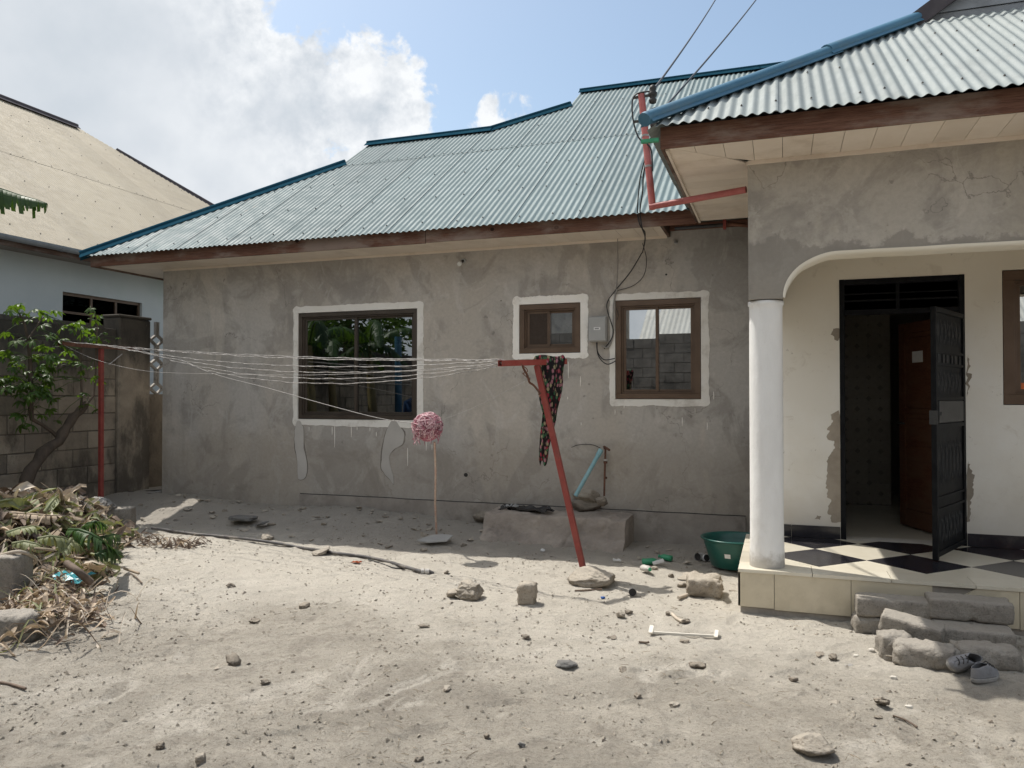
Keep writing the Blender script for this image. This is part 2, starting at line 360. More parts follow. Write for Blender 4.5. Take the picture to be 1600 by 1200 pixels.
M['white_plastic'] = simple('white plastic strip', (.66, .63, .56), (.58, .55, .49), 9, .5, .1)
M['green_plastic'] = simple('green plastic', (.03, .24, .12), (.05, .30, .16), 9, .4, .1)
M['dark_thing'] = simple('charred dark plastic', (.02, .019, .018), (.045, .04, .038), 12, .5, .4)
M['blue_plastic'] = simple('blue plastic', (.015, .09, .34), (.02, .12, .42), 9, .35, .1)
M['tank'] = simple('dark blue tank plastic', (.008, .03, .085), (.012, .04, .10), 9, .4, .1)
M['chip'] = simple('dusty pale tile chip', (.58, .55, .49), (.48, .45, .40), 30, .6, .2)
M['teal_plastic'] = simple('teal plastic sheet', (.03, .24, .30), (.05, .33, .38), 9, .35, .2)
M['orange'] = simple('orange tarpaulin', (.52, .13, .035), (.45, .10, .03), 4, .6, .2)
M['shoe'] = simple('scuffed grey canvas', (.27, .27, .28), (.20, .20, .21), 14, .8, .4, dirt=(.10, .095, .095))
M['sole'] = simple('dirty rubber sole', (.30, .29, .27), (.20, .19, .18), 14, .8, .2)

def leafmat(name, c1, c2, trans=.35, rough=.45, tint=(1.6, 1.5, .5)):
    n = N(name)
    c = n.mix(n.ramp(n.noise(9, 5, .6), .3, .7), c1, c2)
    k = n.math('ADD', n.math('MULTIPLY', n.rand, .4), .8)
    v = n.t.nodes.new('ShaderNodeVectorMath'); v.operation = 'SCALE'; n.link(c, v.inputs[0]); n.link(k, v.inputs['Scale']); c = v.outputs[0]
    n.done(c, rough, n.bump(n.noise(60, 3, .5), .3, .003), 0, .4)
    tl = n.t.nodes.new('ShaderNodeBsdfTranslucent')
    tc2 = n.mix(1.0, c, tint, 'MULTIPLY'); n.link(tc2, tl.inputs[0])
    ms = n.t.nodes.new('ShaderNodeMixShader'); ms.inputs[0].default_value = trans
    n.link(n.b.outputs[0], ms.inputs[1]); n.link(tl.outputs[0], ms.inputs[2]); n.link(ms.outputs[0], n.out.inputs[0])
    return n.m
M['leaf'] = leafmat('cassava leaf', (.050, .105, .022), (.085, .15, .028), .42)
M['banana'] = leafmat('green banana leaf', (.030, .070, .020), (.052, .10, .028), .35)
M['wilt'] = leafmat('wilting green leaf', (.14, .165, .075), (.25, .25, .13), .2, .6, (1.3, 1.3, .7))
T1 = (1.1, 1.0, .8)
M['dry'] = leafmat('dry tan leaf', (.46, .37, .275), (.33, .26, .19), .12, .8, T1)
M['dry_dark'] = leafmat('dry brown leaf', (.20, .15, .115), (.11, .083, .065), .06, .85, T1)
M['dry_pale'] = leafmat('bleached dry leaf', (.58, .51, .42), (.45, .39, .32), .12, .8, T1)
M['bark'] = simple('grey brown bark', (.12, .092, .07), (.075, .058, .045), 12, .95, .7, .01, 40, (0), stretch=(1, 1, .4))
M['banana_stem'] = simple('banana stem sheath', (.24, .20, .09), (.16, .11, .05), 5, .6, .3, stretch=(1, 1, .15))

def groundmat():
    n = N('dry sandy earth')
    c = n.mix(n.ramp(n.noise(.9, 7, .6, dist=.5), .35, .66), (.51, .468, .40), (.365, .333, .282))
    c = n.mix(n.ramp(n.noise(3.2, 9, .7, offs=6, dist=.7), .48, .66, 0, .65), c, (.29, .262, .222))
    c = n.mix(n.ramp(n.noise(2.1, 8, .65, (1, .6, 1), 16, 1), .54, .68, 0, .7), c, (.66, .615, .54))
    c = n.mix(n.ramp(n.noise(22, 9, .75, offs=2, dist=.6), .50, .66, 0, .6), c, (.25, .22, .18))
    c = n.mix(n.ramp(n.noise(70, 6, .75, offs=4, dist=.5), .54, .66, 0, .6), c, (.155, .137, .115))
    c = n.mix(n.ramp(n.noise(48, 6, .7, offs=24), .60, .72, 0, .5), c, (.56, .52, .46))
    x, y, z = n.sep()
    pale = n.ramp(n.math('ADD', y, n.math('MULTIPLY', n.noise(.8, 7, .65, (1, 1, 1), 33, .6), 4.5)), 6.2, 8.2)
    c = n.mix(n.math('MULTIPLY', pale, .62), c, (.70, .655, .575))           # clean blown sand nearer the house
    c = n.mix(n.ramp(n.noise(150, 4, .75, offs=41), .56, .64, 0, .55), c, (.16, .14, .115))
    c = n.mix(n.ramp(n.noise(105, 4, .75, offs=51), .60, .68, 0, .5), c, (.72, .67, .59))
    # greyer, darker strip along the house foot, with a noisy edge
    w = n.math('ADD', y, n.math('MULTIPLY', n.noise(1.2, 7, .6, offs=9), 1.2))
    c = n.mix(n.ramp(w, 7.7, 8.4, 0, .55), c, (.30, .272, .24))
    b1 = n.bump(n.noise(7, 8, .65, dist=.3), .6, .035)
    b2 = n.bump(n.noise(30, 9, .78, offs=3, dist=.5), 1.0, .032, b1)
    b3 = n.bump(n.noise(130, 5, .75, offs=3), .8, .005, b2)
    return n.done(c, .97, b3, 0, .15)
M['ground'] = groundmat()
M['grit'] = stone('earth crumbs', (.42, .375, .31), (.27, .24, .195), (.56, .51, .43))
M['straw'] = simple('dry straw', (.32, .27, .19), (.18, .14, .10), 9, .9, .1)
def cloth():
    n = N('dark floral cloth')
    co = n.vor(38, (1, 1, .6), out='Color'); d = n.vor(38, (1, 1, .6))
    g = n.t.nodes.new('ShaderNodeSeparateColor'); n.link(co, g.inputs[0])
    petal = n.ramp(n.math('ADD', d, n.math('MULTIPLY', n.noise(90, 8, .75, dist=2.5), 1.5)), 1.12, 1.30, 1, 0)
    hue = n.mix(n.ramp(g.outputs[0], .40, .42), (.26, .03, .05), (.30, .26, .16))
    hue = n.mix(n.ramp(g.outputs[1], .66, .68), hue, (.34, .15, .18))
    hue = n.mix(n.ramp(g.outputs[2], .70, .72), hue, (.05, .14, .07))
    c = n.mix(n.math('MULTIPLY', petal, n.ramp(g.outputs[1], .10, .12)), (.012, .011, .012), hue)
    return n.done(c, .85, n.bump(n.noise(120, 3, .6), .4, .003), 0, .2)
M['cloth'] = cloth()

# ------------------------------------------------------------------ mesh helpers
LOC = {}                                                              # world location of each parent
def tag(o, label=None, cat=None, group=None, kind=None):
    if label: o['label'] = label
    if cat: o['category'] = cat
    if group: o['group'] = group
    if kind: o['kind'] = kind
    return o
def thing(name, loc, label, cat, group=None):
    o = bpy.data.objects.new(name, None); COL.objects.link(o)
    o.empty_display_size = .2
    o.location = loc; LOC[o.name] = Vector(loc)
    return tag(o, label, cat, group)
class MB:
    def __init__(s): s.v = []; s.f = []; s.mi = []; s.sm = []
    def add(s, vs, fs, mi=0, smooth=False):
        b = len(s.v); s.v += [tuple(v) for v in vs]
        for f in fs: s.f.append(tuple(b + i for i in f)); s.mi.append(mi); s.sm.append(smooth)
        return s
    def box(s, x0, x1, y0, y1, z0, z1, mi=0):
        vs = [(x, y, z) for z in (z0, z1) for y in (y0, y1) for x in (x0, x1)]
        return s.add(vs, [(0, 2, 3, 1), (4, 5, 7, 6), (0, 1, 5, 4), (2, 6, 7, 3), (0, 4, 6, 2), (1, 3, 7, 5)], mi)
    def bar(s, a, b, w, h, up=(0, 0, 1), mi=0):
        a, b = Vector(a), Vector(b); d = (b - a).normalized(); up = Vector(up)
        r = d.cross(up)
        if r.length < 1e-4: r = d.cross(Vector((0, 1, 0)))
        r.normalize(); u = r.cross(d).normalized()
        vs = [p + r * (sx * w / 2) + u * (sz * h / 2) for p in (a, b) for sz in (-1, 1) for sx in (-1, 1)]
        return s.add(vs, [(0, 1, 3, 2), (4, 6, 7, 5), (0, 4, 5, 1), (2, 3, 7, 6), (0, 2, 6, 4), (1, 5, 7, 3)], mi)
    def tube(s, pts, r, n=8, mi=0, cap=True, smooth=True, squash=1.0):
        pts = [Vector(p) for p in pts]
        rs = r if isinstance(r, (list, tuple)) else [r] * len(pts)
        vs = []; prev = None
        for i, p in enumerate(pts):
            d = (pts[min(i + 1, len(pts) - 1)] - pts[max(i - 1, 0)]).normalized()
            u = prev if prev is not None else (Vector((0, 0, 1)) if abs(d.z) < .9 else Vector((1, 0, 0)))
            a = d.cross(u); 
            if a.length < 1e-5: a = d.cross(Vector((0, 1, 0)))
            a.normalize(); u = a.cross(d).normalized(); prev = u
            for k in range(n):
                t = 2 * math.pi * k / n
                vs.append(p + a * (math.cos(t) * rs[i]) + u * (math.sin(t) * rs[i] * squash))
        fs = [(i * n + k, i * n + (k + 1) % n, (i + 1) * n + (k + 1) % n, (i + 1) * n + k) for i in range(len(pts) - 1) for k in range(n)]
        s.add(vs, fs, mi, smooth)
        if cap:
            s.add(vs[:n], [tuple(range(n))], mi); s.add(vs[-n:], [tuple(reversed(range(n)))], mi)
        return s
    def lathe(s, prof, cx, cy, n=32, mi=0, smooth=True):
        vs = [(cx + r * math.cos(2 * math.pi * k / n), cy + r * math.sin(2 * math.pi * k / n), z) for r, z in prof for k in range(n)]
        fs = [(i * n + k, i * n + (k + 1) % n, (i + 1) * n + (k + 1) % n, (i + 1) * n + k) for i in range(len(prof) - 1) for k in range(n)]
        return s.add(vs, fs, mi, smooth)
    def prism(s, poly, f0, f1, mi=0):
        """poly: list of 2D points; f0/f1 map a 2D point to 3D on the two faces"""
        n = len(poly); vs = [f0(p) for p in poly] + [f1(p) for p in poly]
        return s.add(vs, [tuple(reversed(range(n))), tuple(range(n, 2 * n))] + [(i, (i + 1) % n, n + (i + 1) % n, n + i) for i in range(n)], mi)
    def build(s, name, mat, parent=None, origin=None, norm=False, bevel=0):
        me = bpy.data.meshes.new(name)
        if parent is not None: L = LOC[parent.name]
        if origin is None:
            xs, ys, zs = zip(*s.v)
            origin = Vector(((min(xs) + max(xs)) / 2, (min(ys) + max(ys)) / 2, min(zs)))
        origin = Vector(origin)
        me.from_pydata([tuple(Vector(v) - origin) for v in s.v], [], s.f)
        mats = mat if isinstance(mat, (list, tuple)) else [mat]
        for m in mats: me.materials.append(M[m])
        me.polygons.foreach_set('material_index', s.mi); me.polygons.foreach_set('use_smooth', s.sm)
        if norm or bevel:
            bm = bmesh.new(); bm.from_mesh(me)
            bmesh.ops.remove_doubles(bm, verts=bm.verts, dist=1e-6)
            bmesh.ops.recalc_face_normals(bm, faces=bm.faces)
            if bevel:
                es = [e for e in bm.edges if len(e.link_faces) == 2 and e.calc_face_angle(0) > .6]
                bmesh.ops.bevel(bm, geom=es, offset=bevel, segments=1, affect='EDGES', profile=.5)
            bm.to_mesh(me); bm.free()
        me.update()
        o = bpy.data.objects.new(name, me); COL.objects.link(o)
        if parent is not None:
            o.parent = parent; o.location = origin - L
        else: o.location = origin
        LOC[o.name] = origin
        return o
def copy_part(src, parent, loc, rot=None, scale=None, mat=None):
    o = src.copy(); COL.objects.link(o); o.parent = parent
    o.location = Vector(loc) - LOC[parent.name]
    if rot is not None: o.rotation_euler = rot
    if scale is not None: o.scale = scale
    LOC[o.name] = Vector(loc)
    return o
def lerp(a, b, t): return a + (b - a) * t
def ss(a, b, x):
    t = max(0, min(1, (x - a) / (b - a))); return t * t * (3 - 2 * t)

def grid_wall(mb, axis, c0, c1, u0, u1, z0, z1, holes):
    """wall slab of thickness c0..c1 across `axis`, spanning u0..u1 and z0..z1, with rectangular openings"""
    us = sorted({u0, u1, *[h[0] for h in holes], *[h[1] for h in holes]}); zs = sorted({z0, z1, *[h[2] for h in holes], *[h[3] for h in holes]})
    us = [u for u in us if u0 <= u <= u1]; zs = [z for z in zs if z0 <= z <= z1]
    full = lambda i, j: 0 <= i < len(us) - 1 and 0 <= j < len(zs) - 1 and not any(h[0] <= (us[i] + us[i+1]) / 2 <= h[1] and h[2] <= (zs[j] + zs[j+1]) / 2 <= h[3] for h in holes)
    P = (lambda u, c, z: (u, c, z)) if axis == 'Y' else (lambda u, c, z: (c, u, z))
    for i in range(len(us) - 1):
        for j in range(len(zs) - 1):
            if not full(i, j): continue
            a, b, c, d = us[i], us[i+1], zs[j], zs[j+1]
            mb.add([P(a, c0, c), P(b, c0, c), P(b, c0, d), P(a, c0, d)], [(0, 1, 2, 3)])
            mb.add([P(a, c1, c), P(b, c1, c), P(b, c1, d), P(a, c1, d)], [(3, 2, 1, 0)])
            if not full(i - 1, j): mb.add([P(a, c0, c), P(a, c0, d), P(a, c1, d), P(a, c1, c)], [(0, 1, 2, 3)])
            if not full(i + 1, j): mb.add([P(b, c0, c), P(b, c1, c), P(b, c1, d), P(b, c0, d)], [(0, 1, 2, 3)])
            if not full(i, j - 1): mb.add([P(a, c0, c), P(a, c1, c), P(b, c1, c), P(b, c0, c)], [(0, 1, 2, 3)])
            if not full(i, j + 1): mb.add([P(a, c0, d), P(b, c0, d), P(b, c1, d), P(a, c1, d)], [(0, 1, 2, 3)])
    return mb

def rock(c, dims, seed, p=2.2, rough=.16, sub=3, rot=0.0, tilt=(0, 0), f=1.6):
    """an irregular broken stone: a lump cut by random planes, then roughened. c = centre of the base"""
    bm = bmesh.new(); bmesh.ops.create_icosphere(bm, subdivisions=min(5, sub + 1 if max(dims) > .12 else sub), radius=1)
    mb = MB(); off = Vector((seed * 3.7, seed * 1.9, seed * 5.3)); q_ = random.Random(int(seed * 13 + 5))
    mat = Matrix.Rotation(rot, 3, 'Z') @ Matrix.Rotation(tilt[0], 3, 'X') @ Matrix.Rotation(tilt[1], 3, 'Y')
    pl = []
    if p < 3.5:
        for _ in range(11):
            v = Vector((q_.gauss(0, 1), q_.gauss(0, 1), q_.gauss(0, .9))).normalized(); pl.append((v, q_.uniform(.66, .95)))
    vs = []
    for v in bm.verts:
        d = v.co.normalized()
        k = (abs(d.x) ** p + abs(d.y) ** p + abs(d.z) ** p) ** (-1 / p)
        for nn, h in pl:
            dt = d.dot(nn)
            if dt > .05: k = min(k, h / dt)
        q = d * k
        m_ = noise.noise(q * f + off) * 1.1 + .5 * noise.noise(q * f * 3 + off) + .35 * noise.noise(q * f * 8 + off) + .25 * noise.noise(q * f * 18 + off)
        q *= 1 + rough * m_
        vs.append(mat @ Vector((q.x * dims[0] / 2, q.y * dims[1] / 2, q.z * dims[2] / 2)))
    zmin = min(v.z for v in vs); c = Vector(c)
    vs = [v + c - Vector((0, 0, zmin + .06 * dims[2])) for v in vs]
    mb.add(vs, [tuple(x.index for x in f_.verts) for f_ in bm.faces], 0, max(dims) > .1)
    bm.free(); return mb
def worn_block(c, dims, seed, r=.018, rough=.006, rot=0.0, tilt=(0, 0), n=16, chip=.5):
    """a cast cement block with rounded arrises, chipped corners and pitted faces"""
    mb = MB(); L, D, H_ = [d / 2 for d in dims]; off = Vector((seed * 2.3, seed, seed * 4.1)); c = Vector(c)
    mat = Matrix.Rotation(rot, 3, 'Z') @ Matrix.Rotation(tilt[0], 3, 'X') @ Matrix.Rotation(tilt[1], 3, 'Y')
    idx = {}; vs = []; fs = []
    nx, ny, nz = max(6, int(dims[0] / .018)), max(5, int(dims[1] / .022)), max(5, int(dims[2] / .018))
    def vert(i, j, k):
        if (i, j, k) in idx: return idx[(i, j, k)]
        q = Vector(((2 * i / nx - 1) * L, (2 * j / ny - 1) * D, (2 * k / nz - 1) * H_))
        rr_ = r * (1 + 1.1 * noise.noise(q * 9 + off)) + chip * max(0, noise.noise(q * 5 + off) - .15) * .12
        rr_ = max(.004, min(rr_, .45 * min(dims)))
        inn = Vector((max(-L + rr_, min(L - rr_, q.x)), max(-D + rr_, min(D - rr_, q.y)), max(-H_ + rr_, min(H_ - rr_, q.z))))
        d = q - inn
        if d.length > 1e-6: q = inn + d.normalized() * min(rr_, d.length)
        nn = q.normalized()
        q = q + nn * (rough * (noise.noise(q * 8 + off) * 1.5 + noise.noise(q * 25 + off) * 1.0 + noise.noise(q * 60 + off) * 1.0) - .018 * chip * max(0, noise.noise(q * 13 - off) - .22) * 3)
        idx[(i, j, k)] = len(vs); vs.append(mat @ q); return len(vs) - 1
    for i in range(nx):
        for j in range(ny):
            for k, fl in ((0, 1), (nz, 0)):
                f_ = [vert(i, j, k), vert(i + 1, j, k), vert(i + 1, j + 1, k), vert(i, j + 1, k)]; fs.append(tuple(reversed(f_)) if fl else tuple(f_))
    for i in range(nx):
        for k in range(nz):
            for j, fl in ((0, 0), (ny, 1)):
                f_ = [vert(i, j, k), vert(i + 1, j, k), vert(i + 1, j, k + 1), vert(i, j, k + 1)]; fs.append(tuple(reversed(f_)) if fl else tuple(f_))
    for j in range(ny):
        for k in range(nz):
            for i, fl in ((0, 1), (nx, 0)):
                f_ = [vert(i, j, k), vert(i, j + 1, k), vert(i, j + 1, k + 1), vert(i, j, k + 1)]; fs.append(tuple(reversed(f_)) if fl else tuple(f_))
    zmin = min(v.z for v in vs)
    vs = [v + c - Vector((0, 0, zmin)) for v in vs]
    return mb.add(vs, fs, 0, True)

# ------------------------------------------------------------------ ground
FEET = {}
_fr = random.Random(77)
for _w in range(9):                                    # tracks of shallow footprints crossing the yard
    _x, _y = _fr.uniform(-5.5, .6), _fr.uniform(2.2, 6.8); _a = _fr.uniform(0, 6.28)
    for _s in range(9):
        _sd = .10 if _s % 2 else -.10
        _fx, _fy = _x - math.sin(_a) * _sd + _fr.gauss(0, .03), _y + math.cos(_a) * _sd + _fr.gauss(0, .03); _b = _a + _fr.gauss(0, .15)
        for _i in (-1, 0, 1):
            for _j in (-1, 0, 1):
                FEET.setdefault((int(_fx * 2) + _i, int(_fy * 2) + _j), []).append((_fx, _fy, math.cos(_b), math.sin(_b)))
        _x += math.cos(_a) * .55; _y += math.sin(_a) * .55; _a += _fr.gauss(0, .12)
def gz(x, y):
    """height of the yard"""
    far = ss(14, 25, abs(x)) + ss(18, 30, abs(y)); far = min(1, far)
    left = ss(-1.9, -5.6, x) if x < 0 else 0
    h = .20 * ss(7.15, 8.55, y) * left
    h += .07 * ss(-2.2, -3.4, x) * ss(7.4, 8.5, y) * (1 - left)
    h += .07 * ss(-6.2, -8.0, x) * ss(4, 7, y)
    p = Vector((x, y, 0))
    for fx, fy, ca, sa in FEET.get((int(x * 2), int(y * 2)), ()):
        u, v = ((x - fx) * ca + (y - fy) * sa) / .135, (-(x - fx) * sa + (y - fy) * ca) / .052
        d = u * u + v * v
        if d < 1: h -= .016 * (1 - d * d)
        elif d < 2: h += .007 * (1 - abs(d - 1.45) / .55) if abs(d - 1.45) < .55 else 0
    h += .030 * noise.noise(p * .7) + .014 * noise.noise(p * 2.3 + Vector((5, 1, 0)))
    near = 1 if (-11 < x < 4.5 and 0 < y < 10) else 0
    if near:
        h += .014 * noise.noise(p * 3.6 + Vector((0, 4, 0))) + .013 * noise.noise(p * 7.5) + .009 * noise.noise(p * 16) + .007 * noise.noise(p * 34)
        h += .010 * max(0, noise.noise(p * 4 + Vector((3, 3, 0)))) * max(0, noise.noise(p * 21))* 2
        h += .035 * ss(7.3, 7.9, y) * max(0, noise.noise(p * 3.1 + Vector((0, 9, 0)))) * ss(-.9, -2.2, x)
    return h * (1 - far)
def build_ground():
    xs = [-900, -300, -120, -60, -35, -22, -16, -13] + [-12 + i * .12 for i in range(17)] 
    x = -9.96
    while x < 3.2: xs.append(x); x += .034
    xs += [3.3, 3.5, 3.8, 4.2, 5, 6, 8, 11, 16, 24, 40, 80, 200, 900]
    ys = [-900, -300, -100, -40, -20, -10, -5, -3, -1.5, -.6, 0, .5, 1.0, 1.4]
    y = 1.7
    while y < 9.0:
        ys.append(y); y += .018 + .0035 * max(0, y - 2)
    ys += [9.1, 9.3, 9.6, 10, 10.5, 11, 12, 14, 17, 22, 30, 60, 150, 400, 1500]
    mb = MB(); nx = len(xs)
    vs = [(a, b, gz(a, b)) for b in ys for a in xs]
    fs = [(j * nx + i, j * nx + i + 1, (j + 1) * nx + i + 1, (j + 1) * nx + i) for j in range(len(ys) - 1) for i in range(nx - 1)]
    mb.add(vs, fs, 0, True)
    o = mb.build('ground', 'ground', origin=(0, 0, 0))
    tag(o, 'pale dry sandy earth yard with scattered grit', None, kind='structure')
build_ground()
# ================================================================== THE HOUSE
house = thing('house', (-4.2, 8.72, 0), 'grey cement plastered house with teal corrugated roof and tiled corner porch', 'house')
YW, XL, XW, YL, YD = 8.72, -8.23, -.22, 6.15, 7.66      # main wall, left corner, wing side wall, porch front, door wall
ZC = 3.42

def rect_from(px0, py0, px1, py1, Y):
    a, b, c, d = W(px0, py0, Y=Y), W(px1, py0, Y=Y), W(px0, py1, Y=Y), W(px1, py1, Y=Y)
    return (a.x, b.x, (c.z + d.z) / 2, (a.z + b.z) / 2)
w1 = rect_from(466, 485.5, 652, 656, YW)
w2 = rect_from(811, 474, 907, 552, YW)
w3 = rect_from(961, 467, 1095, 624, YW)
w4 = (1.815, 3.2, 1.55, 2.71)
dr = (.52, 1.53, .324, 2.69)

mb = grid_wall(MB(), 'Y', YW, YW + .18, XL, XW - .002, -.1, ZC + .2, [w1, w2, w3])
mb.build('wall', 'wall', house)
grid_wall(MB(), 'X', XL, XL + .18, YW + .18, 14, -.1, ZC + .2, []).build('wall', 'wall', house)
MB().box(XL, 6.2, 14, 14.2, -.1, ZC + .2).build('wall', 'wall', house)
MB().box(XL + .19, 6, 8.91, 13.99, ZC + .21, ZC + .25).build('ceiling', 'dark_room', house)
MB().box(XL + .19, XW - .01, 8.91, 13.99, .30, .36).build('room_floor', 'dark_room', house)
# rooms behind the windows: partitions
for x in (-3.9, -2.3, -1.6 + .9):
    MB().box(x, x + .12, 8.905, 13.98, .37, ZC + .2).build('partition', 'dark_room', house)
# plinth below the crack, standing slightly proud of the wall
zt = .35
pts = [(-5.95 + i * .14) for i in range(42)]
pts = [x for x in pts if x < XW]
mb = MB()
top = [(x, zt + .012 * noise.noise(Vector((x * 2, 0, 3))) - .003 * (x + 6)) for x in pts]
poly = [(pts[0], -.1)] + top + [(pts[-1], -.1)]
mb.prism(list(reversed(poly)), lambda p: (p[0], YW - .022, p[1]), lambda p: (p[0], YW - .0005, p[1]))
mb.build('plinth', 'plinth', house, norm=True)
# narrow dark settlement crack just above the plinth
mb = MB(); pr = None
cr = [(x, z + .004) for x, z in top]
mb.tube([(x, YW - .006, z + .004) for x, z in top], .006, 5); mb.build('settlement_crack', 'dark_thing', house)

# cement patches with wet dark rims, below the big window
def patch(px, name='cement_patch'):
    c = [W(a, b, Y=YW) for a, b in px]
    P2 = []
    n = len(c)
    for i in range(n):
        for k in range(4):
            t = k / 4; p0, p1, p2, p3 = c[(i - 1) % n], c[i], c[(i + 1) % n], c[(i + 2) % n]
            q = .5 * ((2 * p1) + (-p0 + p2) * t + (2 * p0 - 5 * p1 + 4 * p2 - p3) * t * t + (-p0 + 3 * p1 - 3 * p2 + p3) * t ** 3)
            j = noise.noise(Vector((q.x * 14, 3, q.z * 14))) * .012
            P2.append((q.x + j, q.z + j * .5))
    cx = sum(p[0] for p in P2) / len(P2); cz = sum(p[1] for p in P2) / len(P2)
    def grow(p, g): 
        d = Vector((p[0] - cx, p[1] - cz)); l = d.length or 1
        return (p[0] + d.x / l * g, p[1] + d.y / l * g * .4)
    rim = [grow(p, .016 + .022 * abs(noise.noise(Vector((p[0] * 9, p[1] * 9, 1))))) for p in P2]
    a = MB().prism(rim, lambda p: (p[0], YW - .003, p[1]), lambda p: (p[0], YW - .0002, p[1])).build(name, 'patch_edge', house, norm=True)
    MB().prism(P2, lambda p: (p[0], YW - .007, p[1]), lambda p: (p[0], YW - .0035, p[1])).build('patch_face', 'patch', a, norm=True)
patch([(466, 657), (474, 668), (475, 700), (480, 725), (478, 745), (467, 748), (465, 720), (462, 700), (461, 672)])
patch([(614, 656), (624, 665), (632, 680), (628, 695), (616, 702), (608, 715), (611, 730), (616, 755), (612, 752), (600, 738), (596, 725), (599, 695), (605, 672)])

# ---------------------------------------------------------------- windows
def surround(win, Y, w, seed, parent, rnd_c=0.0, gaps=None, top=1.0, ww=None):
    x0, x1, z0, z1 = win; wl, wr, wb, wt = ww or (w, w, w, w)
    ins, outs = [], []
    per = [((x0, z0), (x1, z0), (0, -1), wb), ((x1, z0), (x1, z1), (1, 0), wr), ((x1, z1), (x0, z1), (0, 1), wt), ((x0, z1), (x0, z0), (-1, 0), wl)]
    n = 44
    for k, (a, b, nn, wd) in enumerate(per):
        nxt = per[(k + 1) % 4]
        for i in range(n):
            t = i / n; x, z = lerp(a[0], b[0], t), lerp(a[1], b[1], t)
            q = Vector((x * 11 + seed, z * 11, seed)); r = noise.noise(q) * .012 + noise.noise(q * 4) * .006 + noise.noise(q * .25) * .014
            ins.append((x, z)); outs.append((x + nn[0] * (wd + r), z + nn[1] * (wd + r)))
        # rounded outer corner
        wdn = nxt[3]
        for i in range(7):
            th = math.pi / 2 * i / 6
            cr_ = 1.0 + (.30 * math.sin(2 * th) * (1 - rnd_c))
            ox = nn[0] * wd * math.cos(th) + nxt[2][0] * wdn * math.sin(th); oz = nn[1] * wd * math.cos(th) + nxt[2][1] * wdn * math.sin(th)
            jj = 1 + noise.noise(Vector((seed, i * .6, k))) * .08
            ins.append(b); outs.append((b[0] + ox * cr_ * jj, b[1] + oz * cr_ * jj))
    m = len(ins); vs = [(p[0], Y - .005, p[1]) for p in ins] + [(p[0], Y - .005, p[1]) for p in outs] + [(p[0], Y - .0003, p[1]) for p in outs]
    fs = [(i, (i + 1) % m, m + (i + 1) % m, m + i) for i in range(m)] + [(m + i, m + (i + 1) % m, 2 * m + (i + 1) % m, 2 * m + i) for i in range(m)]
    # the reveal, also painted
    rv = MB().add(vs, fs)
    d = .045
    rv.add([(x0, Y - .005, z0), (x1, Y - .005, z0), (x1, Y - .005, z1), (x0, Y - .005, z1), (x0 + .004, Y + d, z0 + .004), (x1 - .004, Y + d, z0 + .004), (x1 - .004, Y + d, z1 - .004), (x0 + .004, Y + d, z1 - .004)],
           [(0, 1, 5, 4), (1, 2, 6, 5), (2, 3, 7, 6), (3, 0, 4, 7)])
    return rv.build('painted_surround', 'white_paint', parent)

def window(win, Y, mull, fw=.055, sash=(0, 1), slide=0, screen=None, gl='glass', bars=False, drop=0.0, fm='alu'):
    x0, x1, z0, z1 = win
    f = MB(); e = .006
    a0, a1, b0, b1 = x0 + e, x1 - e, z0 + e, z1 - e
    yf = Y + .004                                     # outer face of the frame; moulded: stepped profile
    for (u0, u1, v0, v1) in ((a0, a1, b0, b0 + fw), (a0, a1, b1 - fw, b1)): f.box(u0, u1, yf, Y + .09, v0, v1)
    for (u0, u1) in ((a0, a0 + fw), (a1 - fw, a1)): f.box(u0, u1, yf + .0005, Y + .0895, b0 + fw, b1 - fw)
    iw = .018
    i0, i1, j0, j1 = a0 + fw, a1 - fw, b0 + fw, b1 - fw
    for (u0, u1, v0, v1) in ((i0, i1, j0, j0 + iw), (i0, i1, j1 - iw, j1)): f.box(u0, u1, yf + .022, Y + .085, v0, v1)
    for (u0, u1) in ((i0, i0 + iw), (i1 - iw, i1)): f.box(u0, u1, yf + .0225, Y + .0845, j0 + iw, j1 - iw)
    fr = f.build('window', fm, house, norm=True, bevel=.002)
    i0 += iw; i1 -= iw; j0 += iw; j1 -= iw
    xm = lerp(x0, x1, mull); sw = .034
    for k, (s0, s1, yy) in enumerate(((i0, xm + sw / 2, Y + .046), (xm - sw / 2, i1, Y + .066))):
        s = MB()
        s.box(s0, s1, yy, yy + .018, j0, j0 + sw * .8); s.box(s0, s1, yy, yy + .018, j1 - sw * .8, j1)
        s.box(s0, s0 + sw, yy + .0004, yy + .0176, j0 + sw * .8, j1 - sw * .8); s.box(s1 - sw, s1, yy + .0004, yy + .0176, j0 + sw * .8, j1 - sw * .8)
        s.build('sash', fm, fr, norm=True, bevel=.0015)
        p = MB(); t = .0025 * (1 if k else -1)
        # a hair out of true, as real panes are
        p.add([(s0 + sw, yy + .009 + t, j0 + sw * .8), (s1 - sw, yy + .009, j0 + sw * .8), (s1 - sw, yy + .009 - t, j1 - sw * .8), (s0 + sw, yy + .009, j1 - sw * .8)], [(0, 1, 2, 3)])
        mname = 'mesh_screen' if screen == k else gl
        p.build('insect_screen' if screen == k else 'pane', mname, fr)
    if bars:                                           # burglar bars standing inside the glass
        b = MB(); yb = Y + .15
        for zz in (lerp(j0, j1, .72),): b.box(x0 + .02, x1 - .02, yb, yb + .02, zz, zz + .045)
        for xx in (lerp(i0, i1, .46),): b.box(xx, xx + .05, yb + .021, yb + .04, j0, j1)
        b.build('burglar_bar', 'grey_steel', fr)
    return fr
f1 = window(w1, YW, .48, .05, bars=True, gl='glass_deep', fm='alu_dark')
surround(w1, YW, .08, 1, f1, .3, ww=(.075, .085, .085, .085))
f2 = window(w2, YW, .47, .06, screen=0)
